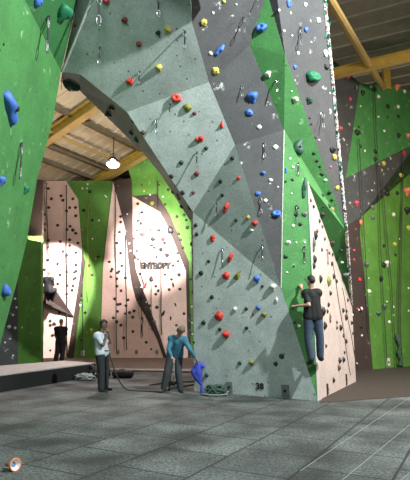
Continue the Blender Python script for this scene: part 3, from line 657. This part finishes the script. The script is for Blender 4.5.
def draw(x, y, x2, y2, lab):
    q = hit(x, y)
    if q is None: return
    loc, nor, reg = q; D = (loc - CP).dot(ray(205, 240).normalized())
    L = max(.12, (y2 - y) * D / F * 1.08)
    r_ = empty('quickdraw', loc + nor * 0.03, lab, 'quickdraw', 'quickdraws hanging from the climbing walls')
    r_.scale = (L * 1.1, L, L); r_.rotation_euler.z = math.atan2(nor.y, nor.x) + PI / 2 + random.uniform(-.5, .5)
    for nm, me in (('carabiner', cm1), ('carabiner', cm2), ('sling', slm), ('bolt_hanger', hgm)):
        o = bpy.data.objects.new(nm, me); C.objects.link(o); o.parent = r_
for t in ((47.5, 17, 0, 52, 'silver quickdraw beside the green hold at the top of the left green wall'), (20.5, 144, 0, 178, 'silver quickdraw halfway up the left green wall'),
    (100, -6, 0, 26, 'quickdraw at top left of the shaded arch face'), (100, 47, 0, 65, 'quickdraw shape standing in for a cast shadow on the shaded arch face'), (159, -4, 0, 17, 'quickdraw at top centre of the shaded arch face'), (185, 31, 0, 49, 'quickdraw at the upper right corner of the pale arch face'),  # the second one here is a cast shadow built as a quickdraw
    (139.5, 71, 0, 84, 'quickdraw beside the red hold on the pale arch face'), (170, 104, 0, 115, 'quickdraw below the scooped red hold under the arch crease'), (157, 119, 0, 133, 'looped quickdraw at the left edge under the arch crease'), (197, 152, 0, 166, 'quickdraw between dark red holds beside the sloping triangle'),
    (217, 203, 0, 216, 'quickdraw left of the long red hold on the mid grey triangle'), (222.5, 249, 0, 264, 'quickdraw beside the long red hold on the pale lower face'), (262.5, 246, 0, 260, 'quickdraw near the right tip of the mid grey triangle'), (264, 143, 0, 158, 'quickdraw high on the long dark grey triangle'),
    (260.5, 198, 0, 214, 'quickdraw low on the long dark grey triangle between blue holds'), (244, 17, 0, 33, 'quickdraw on the topmost dark grey facet'), (257, -2, 0, 8, 'quickdraw cut by the top edge beside the green wedge'), (242, 86, 0, 97, 'quickdraw left of the large blue hold'), (277.5, 79, 0, 92, 'quickdraw on the narrow green wedge'),
    (300, 28, 0, 46, 'quickdraw high on the upper right dark facet'), (322, 113, 0, 129, 'quickdraw low on the upper right dark facet'), (298, 163, 0, 175, 'quickdraw beside the tall dark green hold'), (296.5, 206, 0, 221, 'quickdraw in the middle of the green face by the climber'), (304, 247, 0, 262, 'quickdraw above the climber in the black shirt'),
    (326.5, 250, 0, 264, 'quickdraw on the cream side face above the climber'), (62.5, 78, 0, 89, 'quickdraw under the left tip of the arch'), (105, 120, 0, 128, 'quickdraw dangling under the middle of the arch'),
    (142, 318, 0, 336, 'long quickdraw low on the right pink panel'), (190, 315, 0, 335, 'quickdraw hanging on the lime panel beside the tower')):
    draw(*t)
# ---------------------------------------------------------------- top ropes on the back walls
def rope(pts, lab, mat='ropeblack', px=0.9, grp='top ropes'):
    ps = []
    for x, y in pts:
        q = hit(x, y)
        if q is None: continue
        ps.append(q[0] + q[1] * 0.14)
    if len(ps) < 2: return
    D = ps[0].y; bm = bmesh.new(); tube(bm, ps, px * 0.5 * D / F, 5)
    tag(bm_obj('climbing_rope', bm, M[mat], smooth=True), lab, 'rope', grp)
def seg(x0, y0, x1, y1, n=10, w=0.25):
    return [(x0 + (x1 - x0) * i / n + w * math.sin(i * 1.3), y0 + (y1 - y0) * i / n) for i in range(n + 1)]
rope(seg(44, 183, 51, 260), 'dark rope hanging at the left of the left pink panel', px=0.8)
rope(seg(47, 183, 49, 255), 'dark rope next to the left edge above the hanging climber', px=0.8)
rope(seg(67, 186, 68, 356), 'dark rope down the right half of the left pink panel', 'ropeblack', 1.0)
rope(seg(44.5, 300, 44, 345), 'dark rope below the hanging climber', px=0.9)
rope(seg(89, 200, 88, 300), 'yellow rope down the deep green back panel', 'yellow', 0.7)
rope(seg(83.5, 262, 83, 355), 'dark rope low on the deep green back panel', px=0.8)
rope(seg(115.5, 186, 117, 350), 'dark rope down the middle of the pointed pink panel', px=1.0)
rope(seg(126, 235, 127, 350), 'dark rope at the right edge of the pointed pink panel', px=0.9)
rope(seg(140, 212, 142, 318), 'dark rope left on the right pink panel', px=0.8)
rope(seg(150, 215, 152, 330), 'dark rope through the lettering on the right pink panel', px=0.8)
rope(seg(159.5, 215, 162, 335), 'dark rope just right of the lettering', px=1.0)
rope(seg(158, 182, 159, 212), 'dark rope over the brown border', px=0.8)
for a_, lab in (([(371.5, 86), (373, 130), (376, 180), (377, 240), (380, 300), (384, 366)], 'dark rope drawn for the shaded seam leftmost on the right green wall'),  # this rope stands in for a shaded gap between panels
                ([(356, 140), (360, 215), (363, 270), (366, 330)], 'dark rope along the right edge of the warm-lit brown column'),
                ([(379, 180), (384, 240), (388, 280), (391, 330), (393, 366)], 'dark slanting rope near the middle of the right green wall'),
                ([(407, 90), (400, 180), (397, 240), (395, 300), (396, 345), (397, 366)], 'dark rope rightmost on the right green wall'),
                ([(400, 150), (399, 210), (398, 260), (397, 330), (399, 366)], 'second dark rope beside the rightmost rope')):
    rope(a_, lab, 'ropeblack', 0.8)
rope(seg(327, 262, 345, 375), 'dark rope down the cream side face of the tower', px=0.8)
rope(seg(337, 288, 352, 368), 'dark rope near the far edge of the cream side face', px=0.7)
rope([(393, 335), (397, 345), (395, 352), (398, 358), (396, 364), (399, 367)], 'thick dark green rope bundle at the foot of the right green wall', 'ropegreen', 3.2)
# ---------------------------------------------------------------- plates, numbers, lettering
def oriented(q):
    loc, nor, reg = q; up = Vector((0, 0, 1)); yv = (up - nor * up.dot(nor)).normalized(); xv = yv.cross(nor)
    return Matrix.Translation(loc) @ Matrix((xv, yv, nor)).transposed().to_4x4()
def plate(x, y, w, h_, lab, mat='plate', grp=None):
    q = hit(x, y)
    if q is None: return
    mt_ = oriented(q); D = (q[0] - CP).dot(ray(205, 240).normalized()); s_ = D / F
    sx = 1.0
    if abs(q[1].x) > 0.7: sx = 1.9
    t = empty('anchor_plate', (0, 0, 0), lab, 'anchor plate', grp); t.matrix_world = mt_
    bm = bmesh.new(); box(bm, (0, 0, 0.012), (w * s_ * sx, h_ * s_, 0.03)); bmesh.ops.bevel(bm, geom=bm.edges[:], offset=0.006, segments=1); bm_obj('backplate', bm, M[mat], t)
    bm = bmesh.new(); bmesh.ops.create_cone(bm, cap_ends=True, segments=12, radius1=w * s_ * 0.2, radius2=w * s_ * 0.15, depth=0.05); bmesh.ops.translate(bm, vec=(0, 0, .035), verts=bm.verts); bm_obj('anchor_ring', bm, M['black'], t)
plate(230, 386.5, 6.5, 10, 'grey anchor plate left of the number on the pale lower front face')
plate(285.5, 390.5, 8, 11.5, 'grey anchor plate right of the number near the tower corner')
plate(388, 362, 5, 7.5, 'white anchor plate at the foot of the right green wall', 'platew')
plate(83, 353, 3.4, 5, 'white anchor plate at the foot of the deep green panel', 'platew')
for x, lab in ((118, 'pale anchor plate at the foot of the pointed pink panel, left one'), (136.5, 'pale anchor plate at the foot of the pointed pink panel, right one'), (157, 'pale anchor plate below the tip of the brown stripe')):
    plate(x, 352, 3, 4.4, lab, 'plate')
plate(327, 389, 2.3, 11, 'brown anchor plate low on the cream side face by the corner', 'hn_') if 'hn_' in M else plate(327, 389, 1.9, 10.5, 'brown anchor plate low on the cream side face by the corner', 'brown')
plate(346, 379.5, 1.6, 10.5, 'brown anchor plate low on the cream side face near its far edge', 'brown')
def lettering(txt, x, y, hpx, name, lab, mat='black', stretch=1.0, bold=0.0):
    q = hit(x, y)
    if q is None: return
    D = (q[0] - CP).dot(ray(205, 240).normalized())
    cu = bpy.data.curves.new(name, 'FONT'); cu.body = txt; cu.size = hpx * D / F * 1.4; cu.extrude = 0.006; cu.offset = bold; cu.align_x = 'CENTER'; cu.align_y = 'CENTER'
    tmp = bpy.data.objects.new(name, cu); C.objects.link(tmp); bpy.context.view_layer.update()
    me = bpy.data.meshes.new_from_object(tmp.evaluated_get(bpy.context.evaluated_depsgraph_get())); bpy.data.objects.remove(tmp)
    me.materials.clear(); me.materials.append(M[mat])
    o = bpy.data.objects.new(name, me); C.objects.link(o)
    o.matrix_world = oriented(q) @ Matrix.Translation((0, 0, 0.006)) @ Matrix.Diagonal((stretch, 1, 1, 1)); tag(o, lab, 'sign'); return o
lettering('38', 260, 386.3, 6, 'wall_number', 'black painted number 38 low on the pale front face', bold=0.006)
lettering('ENTROPY', 155.5, 266, 5.4, 'wall_lettering', 'black block lettering across the right pink panel', stretch=0.88, bold=0.05)
# ---------------------------------------------------------------- pendant lamp
lp = P(113, 164, 18.3)
t = empty('pendant_lamp', lp, 'round glowing pendant lamp under the left roof', 'lamp')
bm = bmesh.new(); bmesh.ops.create_uvsphere(bm, u_segments=20, v_segments=10, radius=0.24)
for v in bm.verts: v.co.z = v.co.z * 0.5 - 0.03
bm_obj('bulb', bm, M['lamp'], t, True)
bm = bmesh.new(); bmesh.ops.create_cone(bm, cap_ends=False, segments=24, radius1=0.30, radius2=0.1, depth=0.22); bmesh.ops.translate(bm, vec=(0, 0, .16), verts=bm.verts)
o = bm_obj('lamp_shade', bm, M['dmetal'], t); md = o.modifiers.new('s', 'SOLIDIFY'); md.thickness = 0.015
bm = bmesh.new(); tube(bm, [(0, 0, .25), (0, 0, 1.1)], 0.02, 6); bm_obj('rod', bm, M['dmetal'], t)
l = bpy.data.lights.new('lamp_light', 'POINT'); l.energy = 110; l.color = (1, .88, .75); l.shadow_soft_size = .2
lo_ = bpy.data.objects.new('lamp_light', l); C.objects.link(lo_); lo_.location = (0, 0, -0.28); lo_.parent = t

# ---------------------------------------------------------------- people
for nm, c_, r_ in (('skin', (0.42, 0.26, 0.19), .6), ('skindark', (0.13, 0.075, 0.05), .6), ('hairdark', (0.015, 0.012, 0.01), .7), ('hairblond', (0.20, 0.16, 0.10), .7), ('hairgrey', (0.17, 0.12, 0.09), .7),
    ('shirtwhite', (0.50, 0.56, 0.62), .8), ('shirtteal', (0.045, 0.17, 0.25), .8), ('shirtblack', (0.007, 0.007, 0.009), .8), ('trouserdark', (0.018, 0.022, 0.025), .85), ('jeans', (0.055, 0.08, 0.125), .85), ('trousergrey', (0.045, 0.05, 0.055), .85),
    ('shoe', (0.02, 0.02, 0.022), .6), ('bagblue', (0.035, 0.06, 0.42), .7), ('orange', (0.75, 0.22, 0.04), .4), ('cupwhite', (0.75, 0.75, 0.78), .3), ('cupblue', (0.12, 0.22, 0.38), .4), ('khaki', (0.30, 0.27, 0.16), .8)):
    M[nm] = simple(nm, c_, r_, var=0.2, scale=12, bump=0.2)
def capsules(name, chains, mat, parent, vox=0.014):
    bm = bmesh.new()
    for ch in chains:
        for i, (p, r) in enumerate(ch):
            q = bmesh.ops.create_icosphere(bm, subdivisions=2, radius=r); bmesh.ops.translate(bm, vec=Vector(p), verts=q['verts'])
            if i:
                p0, r0 = ch[i - 1]; p0 = Vector(p0); d_ = Vector(p) - p0; L_ = d_.length
                if L_ < 1e-4: continue
                q = bmesh.ops.create_cone(bm, cap_ends=True, segments=12, radius1=r0, radius2=r, depth=L_)
                m_ = Matrix.Translation((p0 + Vector(p)) / 2) @ d_.to_track_quat('Z', 'Y').to_matrix().to_4x4()
                bmesh.ops.transform(bm, matrix=m_, verts=q['verts'])
    o = bm_obj(name, bm, mat)
    md = o.modifiers.new('r', 'REMESH'); md.mode = 'VOXEL'; md.voxel_size = vox
    sm = o.modifiers.new('s', 'SMOOTH'); sm.iterations = 3; sm.factor = .5
    bpy.context.view_layer.update()
    me = bpy.data.meshes.new_from_object(o.evaluated_get(bpy.context.evaluated_depsgraph_get()))
    o.modifiers.clear(); o.data = me
    for p in me.polygons: p.use_smooth = True
    if not me.materials: me.materials.append(mat)
    if parent is not None: o.parent = parent; o.matrix_parent_inverse = Matrix.Translation(-parent.location)
    return o
def hand(w, d_, up, curl=0.3):
    """palm, four unequal fingers and a thumb off the side of the palm"""
    w = Vector(w); d_ = d_.normalized(); s_ = d_.cross(up).normalized(); n_ = s_.cross(d_)
    ch = []
    for k_, (off, L_) in enumerate(((-.03, .062), (-.010, .074), (.010, .070), (.030, .056))):
        b0 = w + s_ * off * .6; b1 = w + d_ * .085 + s_ * off
        ch.append([(b0, .020), (b1, .014)])
        d2 = (d_ - n_ * curl).normalized(); d3 = (d_ - n_ * curl * 3).normalized()
        m1 = b1 + d2 * L_ * .55 + s_ * off * .25; ch.append([(b1, .0105), (m1, .0095), (m1 + d3 * L_ * .45, .008)])
    t0 = w + d_ * .025 - s_ * .028; t1 = t0 + (d_ * .6 - s_ * .8).normalized() * .04; ch.append([(t0, .015), (t1, .012), (t1 + (d_ * .9 - s_ * .3 - n_ * curl).normalized() * .03, .010)])
    return ch
def person(label, J, face, skin, shirt, trous, hair, base, sleeves='long', hairlong=False, harness=True, face_parts=True, headdown=0.0, bulk=1.0):
    """J: dict of joint positions. face: horizontal unit vector the person looks along"""
    root = empty('person', base, label, 'person')
    face = Vector(face).normalized(); rt = face.cross(Vector((0, 0, 1))).normalized()
    hd = J['head']; nk = J['neck']; up = (hd - nk).normalized(); fw = (face - up * face.dot(up)).normalized()
    fw = (fw - up * headdown).normalized(); up2 = (up + face * headdown).normalized(); rt = fw.cross(up2).normalized()
    SL, SR, HL, HR = J['sl'], J['sr'], J['hl'], J['hr']; sm_, hm = (SL + SR) / 2, (HL + HR) / 2
    ch = [[(hd + up2 * .035 - fw * .012, .088), (hd - up2 * .03 + fw * .008, .076), (hd - up2 * .075 + fw * .022, .05)], [(hd - up2 * .05 - fw * .02, .055), (nk, .056), (sm_ + up * .0, .075)],
          [(hd - up2 * .0 + fw * .088, .012), (hd - up2 * .03 + fw * .100, .015)], [(hd + rt * .078 + up2 * .01, .016), (hd + rt * .080 - up2 * .02, .014)], [(hd - rt * .078 + up2 * .01, .016), (hd - rt * .080 - up2 * .02, .014)]]
    mid = (sm_ * .55 + hm * .45); lat = (SL - SR).normalized()
    def torso(g_):
        return [[(SL, .068 + g_), (SR, .068 + g_)], [(SL - lat * .05, .07 + g_), (mid + lat * .05, .092 + g_), (HL, .095 + g_)], [(SR + lat * .05, .07 + g_), (mid - lat * .05, .092 + g_), (HR, .095 + g_)], [(sm_ - up * .05, .105 + g_), (mid, .10 + g_), (hm, .10 + g_)]]
    ch += torso(0)
    arms = []
    for s in 'lr':
        S_, E_, W_ = J['s' + s], J['e' + s], J['w' + s]
        arms.append((S_, E_, W_)); ch.append([(S_, .056), (E_, .040), (W_, .027)]); d_ = (W_ - E_).normalized()
        ch += hand(W_ + d_ * .01, J.get('h' + s + 'd', d_), Vector(J.get('hup', (0, 0, 1))) if abs(d_.z) < .9 else face, J.get('curl', .4))
    legs = []
    for s in 'lr':
        H_, K_, A_ = J['h' + s], J['k' + s], J['a' + s]; T_ = J['t' + s]
        legs.append((H_, K_, A_, T_)); ch.append([(H_, .088), (K_, .056), (A_, .038)]); ch.append([(A_, .036), (A_.lerp(T_, .6) - Vector((0, 0, .02)), .026)])
    capsules('body', ch, M[skin], root, 0.0095)
    tr = []
    for H_, K_, A_, T_ in legs: tr.append([(H_, .108 * bulk), (H_.lerp(K_, .5), .09 * bulk), (K_, .077 * bulk), (K_.lerp(A_, .45), .076 * bulk), (A_.lerp(K_, .05), .07 * bulk)])
    tr.append([(HL + up * .03, .108), (HR + up * .03, .108)])
    capsules('trousers', tr, M[trous], root, 0.014)
    sh = torso(.022 + .1 * (bulk - 1)); sh = [[(p, r) for p, r in c_] for c_ in sh]
    for (S_, E_, W_) in arms:
        if sleeves == 'long': sh.append([(S_, .076), (E_, .056), (E_.lerp(W_, .9), .04)])
        else: sh.append([(S_, .078), (S_.lerp(E_, .72), .062)])
    capsules('shirt', sh, M[shirt], root, 0.013)
    for H_, K_, A_, T_ in legs:
        d_ = (T_ - A_); capsules('shoe', [[(A_ - Vector((0, 0, .0)), .052), (A_ - Vector((0, 0, .035)), .056), (A_ + d_ * .6 - Vector((0, 0, .03)), .052), (T_ + d_.normalized() * .03, .042)]], M['shoe'], root, 0.011)
    hc = [[(hd + up2 * .055 - fw * .025, .088), (hd + up2 * .02 - fw * .045, .078)], [(hd + up2 * .085 + fw * .035, .048), (hd + up2 * .09 - fw * .03, .06)]]
    if hairlong:
        for s in (-1, 1): hc.append([(hd + up2 * .06 + rt * .05 * s, .05), (hd - up2 * .03 + rt * .075 * s - fw * .02, .035), (hd - up2 * .11 + rt * .06 * s - fw * .03, .03)])
        hc.append([(hd - fw * .05, .07), (hd - up2 * .10 - fw * .06, .05)])
    capsules('hair', hc, M[hair], root, 0.011)
    if face_parts:
        for s in (-1, 1):
            bm = bmesh.new(); bmesh.ops.create_uvsphere(bm, u_segments=10, v_segments=8, radius=.011); bmesh.ops.translate(bm, vec=hd + fw * .082 + rt * .032 * s + up2 * .012 - root.location, verts=bm.verts); bm_obj('eye', bm, M['hairdark'], root, True)
        bm = bmesh.new(); beam(bm, hd + fw * .080 + rt * .022 - up2 * .062 - root.location, hd + fw * .080 - rt * .022 - up2 * .062 - root.location, .01, .008); bm_obj('mouth', bm, M['hm'], root)
    if harness:
        hb = []
        c0 = hm + up * .06
        hn = [c0 + rt0 * (.155 * math.cos(a_)) + f0 * (.13 * math.sin(a_)) for a_ in [2 * PI * q / 20 for q in range(20)] for rt0, f0 in ((lat, face),)]
        hb.append([(p, .017) for p in hn + [hn[0]]])
        for H_, K_, A_, T_ in legs:
            c1_ = H_.lerp(K_, .25); ax = (K_ - H_).normalized(); u_ = ax.cross(lat).normalized(); w_ = ax.cross(u_)
            rr = [c1_ + u_ * (.105 * math.cos(a_)) + w_ * (.105 * math.sin(a_)) for a_ in [2 * PI * q / 16 for q in range(17)]]; hb.append([(p, .014) for p in rr])
        capsules('harness', hb, M['sling'], root, 0.011)
    return root
def JP(D, **kw):
    return {k_: P(v[0], v[1], D + (v[2] if len(v) > 2 else 0)) for k_, v in kw.items()}
# man in white shirt, profile to the right, hands at his face
D = G(104, 391).y
J = JP(D, head=(103.8, 325), neck=(101.8, 332), sl=(103, 336, .14), sr=(97.2, 336, -.14), el=(110.2, 342.5, .12), wl=(108.6, 334.5, .04), er=(103, 345.5, -.26), wr=(107.6, 334.5, -.08),
    hl=(104, 353, .08), hr=(100, 353, -.08), kl=(105.5, 371, .12), kr=(101.5, 371.5, -.1), al=(105.2, 387, .15), ar=(101, 389, -.12), tl=(110, 388.6, .1), tr=(105.5, 391.2, -.2))
J['curl'] = .9; J['hld'] = Vector((-.15, -.1, 1)); J['hrd'] = Vector((-.1, .1, 1)); J['hup'] = (1, 0, 0)
person('man in white t-shirt and dark trousers looking right with hands raised to his face', J, (1, -.25, 0), 'skindark', 'shirtwhite', 'trouserdark', 'hairdark', G(104, 391), 'short', bulk=1.2)
# woman in teal bending forward
D = G(172, 392).y
J = JP(D, head=(181, 330.5, -.42), neck=(178.5, 336.5, -.30), sl=(184.5, 340, -.26), sr=(171.5, 338.5, -.22), el=(190.5, 350, -.38), wl=(195.3, 358, -.30), er=(168.5, 349.5, -.30), wr=(171.8, 357, -.42),
    hl=(178.5, 355), hr=(171, 355), kl=(178.4, 372.5, -.06), kr=(167, 372.5, -.04), al=(180.5, 389.5), ar=(163.5, 388.5, .04), tl=(182.5, 392.6, -.16), tr=(160.8, 391.6, -.12))
person('woman in long-sleeved teal top bending forward and reaching to a blue bag', J, (.25, -1, 0), 'skin', 'shirtteal', 'trousergrey', 'hairblond', G(172, 392), 'long', hairlong=True, headdown=.55, bulk=1.15)
# man far behind in black, back to the camera
D = G(59, 364).y
J = JP(D, head=(61.3, 322.3), neck=(60.8, 326), sl=(56.6, 329), sr=(65.2, 329), el=(55.2, 336.5, .06), wl=(58.3, 340.5, .22), er=(66.5, 336.5, .06), wr=(63.3, 340.5, .22),
    hl=(58.6, 343.5), hr=(63, 343.5), kl=(57, 353.5), kr=(62.4, 353.5), al=(55.2, 362), ar=(61.6, 362), tl=(54.5, 363.8, .18), tr=(61.6, 363.8, .18))
person('man in black standing with his back turned by the far pink wall', J, (.1, 1, 0), 'skin', 'shirtblack', 'trouserdark', 'hairgrey', G(59, 364), 'short', face_parts=False, bulk=1.3)
# person hanging on the rope
D = 22.6
J = JP(D, head=(49.2, 273.6), neck=(48.3, 277.2), sl=(44.5, 279.4, .1), sr=(51.8, 279.4, -.1), el=(41.5, 284, .3), wl=(42.5, 280, .55), er=(53.6, 285, .1), wr=(52, 281, .5),
    hl=(46, 291, .05), hr=(50, 291, -.05), kl=(50.5, 290, .38), kr=(55, 289.6, .3), al=(48, 298.5, .6), ar=(52, 299.2, .6), tl=(49, 300, .85), tr=(53, 300.6, .85))
person('person in black seated in a harness on the far left pink wall', J, (.3, 1, 0), 'skin', 'shirtblack', 'trouserdark', 'hairgrey', P(48, 300, D), 'long', face_parts=False, bulk=1.35)
# climber beside the arete
D = 10.75
J = JP(D, head=(310.6, 281.5), neck=(311.2, 288.5), sl=(305.8, 293.5, .02), sr=(317.8, 293, -.02), el=(309, 305, -.18), wl=(296, 306, .02), er=(303.8, 296.5, .28), wr=(301.2, 287, .34),
    hl=(309, 317), hr=(317, 317), kl=(308.2, 339, .06), kr=(320, 338.5, .1), al=(311.5, 358.5, .12), ar=(320.2, 356.5, .22), tl=(308.5, 363, .30), tr=(322, 358.5, .42))
J['er'] = P(302.5, 297, D + .1)
J['curl'] = .7
person('climber in black t-shirt and blue jeans clinging to the tower edge', J, (-.55, 1, 0), 'skin', 'shirtblack', 'jeans', 'hairdark', P(314, 364, D), 'short', face_parts=True, harness=False, bulk=1.15)
# ---------------------------------------------------------------- bags, ropes on the floor
D = G(200, 392).y - .12
capsules_ = lambda name, ch, mat, vox=.014: capsules(name, ch, M[mat], None, vox)
def bag():
    t = empty('rope_bag', G(201, 393), 'blue cloth rope bag drooping beside the woman in teal', 'bag')
    q = lambda x, y, r, dz=0: (P(x, y, D + dz), r)
    capsules('cloth', [[q(198, 363, .055), q(193.5, 371.5, .075), q(197, 378, .07), q(201.5, 384.5, .035)], [q(198, 363, .055), q(203, 366.5, .05, -.02)], [q(198, 364, .08), q(198, 372, .10), q(200, 380, .055)]], M['bagblue'], t, .013)
    capsules('tail', [[q(201.5, 384.5, .028), q(201.7, 392, .04)]], M['bagblue'], t, .01)
    capsules('strap', [[q(196.3, 359, .012), q(197, 361, .012), q(198.5, 363, .012)]], M['khaki'], t, .008)
bag()
def loops(name, cx, cy, rx, rz, n, mat, lab, r=.016, tilt=1.0, seed=1, cat='rope', grp=None, z0=.04):
    rnd = random.Random(seed); ctr = G(cx, cy); pts = []
    t = empty(name, ctr, lab, cat, grp)
    bm = bmesh.new()
    ox = oy = 0
    for k_ in range(n):
        for j in range(20):
            a_ = 2 * PI * j / 20; f_ = k_ + j / 20
            pts.append(Vector((rx * (.75 + .25 * math.sin(f_ * 2.3 + seed)) * math.cos(a_ + .3 * math.sin(f_)) + .03 * math.sin(f_ * 5), rx * .55 * math.sin(a_) * (.8 + .2 * math.cos(f_ * 3)), z0 + rz * (.5 + .5 * math.sin(f_ * 1.7 + seed) * math.cos(a_ * 2 + f_)))))
    tube(bm, pts, r, 6); bm_obj('coil', bm, M[mat], t, True); return t
t = loops('rope_coil', 215.5, 395.5, .25, .20, 9, 'ropegreen', 'dark green rope coiled against the foot of the tower', .022, seed=3)
bm = bmesh.new(); tube(bm, [Vector((-.33, -.05, .03)), Vector((-.25, -.12, .05)), Vector((-.1, -.16, .03)), Vector((.1, -.15, .03)), Vector((.25, -.1, .04)), Vector((.3, 0, .1))], .016, 6); bm_obj('tail', bm, M['ropewhite'], t, True)
loops('rope_pile', 170, 387, .22, .10, 6, 'ropeblack', 'dark rope tangled on the floor between the feet of the woman in teal', .014, seed=5)
loops('rope_pile', 85, 380.5, .30, .16, 7, 'ropewhite', 'pale rope heaped beside the end of the black mat', .02, seed=8)
loops('rope_pile', 98, 377.5, .36, .34, 10, 'ropeblack', 'dark rope heaped behind the man in white', .03, seed=9)
def frope(pts, lab, mat='ropeblack', r=.017):
    # catmull-rom through given points
    out = []
    P_ = [pts[0]] + pts + [pts[-1]]
    for i in range(1, len(P_) - 2):
        for k_ in range(8):
            t_0 = k_ / 8; a0, a1, a2, a3 = P_[i - 1], P_[i], P_[i + 1], P_[i + 2]
            out.append(.5 * ((2 * a1) + (a2 - a0) * t_0 + (2 * a0 - 5 * a1 + 4 * a2 - a3) * t_0 ** 2 + (3 * a1 - a0 - 3 * a2 + a3) * t_0 ** 3))
    out.append(P_[-1]); bm = bmesh.new(); tube(bm, out, r, 6); tag(bm_obj('climbing_rope', bm, M[mat], smooth=True), lab, 'rope')
Da = G(104, 391).y
frope([P(109, 353, Da - .1), P(112, 362, Da - .15), P(116, 374, Da - .2), P(122, 385, Da - .1), G(129, 390, .02), G(145, 391, .02), G(160, 391.5, .02), G(172, 388.5, .02), G(185, 386, .02), G(199, 383.5, .02)], 'dark rope running from the harness of the man in white across the floor')
frope([P(172.5, 358.5, D - .45), P(172, 368, D - .45), P(170, 380, D - .35), G(169, 391, .03)], 'dark rope hanging from the right hand of the woman in teal')
frope([P(173.5, 358.5, D - .45), P(174.5, 368, D - .45), P(173.5, 379, D - .35), G(175, 388, .03)], 'thin pale rope hanging from the right hand of the woman in teal', 'ropewhite', .008)
frope([G(150, 385, .02), G(160, 383.5, .02), G(180, 382, .02), G(196, 381.5, .02)], 'dark rope lying on the floor behind the woman in teal')
# duffel
t = empty('duffel_bag', G(122, 378), 'black and khaki duffel bag on the floor behind the man in white', 'bag')
q = lambda x, y, z, r: (G(122, 378) + Vector((x, y, z)), r)
capsules('bag_body', [[q(-.2, 0, .13, .13), q(.24, .02, .12, .12)], [q(-.2, .05, .11, .12), q(.24, .05, .10, .11)]], M['sling'], t, .014)
capsules('bag_top', [[q(-.1, 0, .24, .035), q(.03, -.02, .25, .04), q(.14, 0, .22, .035)]], M['khaki'], t, .012)
capsules('handle', [[q(-.08, -.1, .2, .012), q(-.06, -.14, .28, .012), q(.08, -.14, .28, .012), q(.1, -.1, .2, .012)]], M['khaki'], t, .009)
# boots by the rope heap
for i, (x, y, lab) in enumerate(((79, 378.5, 'white climbing shoe at the left end of the rope heap'), (100, 377, 'dark climbing shoe between the rope heap and the duffel bag'))):
    t = empty('climbing_shoe', G(x, y), lab, 'shoe'); q = lambda dx, dy, z, r: (G(x, y) + Vector((dx, dy, z)), r)
    capsules('upper', [[q(-.1, 0, .07, .05), q(-.1, 0, .13, .045)], [q(-.1, 0, .06, .05), q(.06, 0, .05, .042), q(.12, 0, .04, .035)]], M['shirtwhite' if i == 0 else 'shoe'], t, .01)
    bm = bmesh.new(); box(bm, (0, 0, .012), (.30, .09, .022)); bmesh.ops.bevel(bm, geom=bm.edges[:], offset=.008, segments=2); bm_obj('sole', bm, M['shoe'], t)
# small orange horn in the near left corner
ctr = G(14, 471); t = empty('toy_horn', ctr, 'small orange horn with pale bell lying on the floor in the near left corner', 'horn')
ax = Vector((.78, -.60, .16)).normalized(); m_ = ax.to_track_quat('Z', 'Y').to_matrix().to_4x4()
def lathe(prof, mat, nm):
    bm = bmesh.new(); rings = []
    for z, r in prof: rings.append([bm.verts.new((r * math.cos(2 * PI * k_ / 28), r * math.sin(2 * PI * k_ / 28), z)) for k_ in range(28)])
    for a_, b_ in zip(rings, rings[1:]):
        for k_ in range(28): bm.faces.new((a_[k_], a_[(k_ + 1) % 28], b_[(k_ + 1) % 28], b_[k_]))
    bmesh.ops.transform(bm, matrix=Matrix.Translation((0, 0, .068)) @ m_, verts=bm.verts); o = bm_obj(nm, bm, M[mat], t, True); return o
lathe([(-.16, .0), (-.16, .022), (-.09, .024), (-.075, .03)], 'orange', 'mouthpiece'); lathe([(-.075, .032), (-.03, .05), (0, .064), (.01, .068)], 'cupwhite', 'neck')
lathe([(.01, .068), (.016, .074), (.024, .074), (.028, .066), (.024, .060)], 'orange', 'rim'); lathe([(.024, .060), (.0, .048), (-.02, .03)], 'cupwhite', 'bell'); lathe([(-.02, .034), (-.022, .0)], 'cupblue', 'bell_bottom')
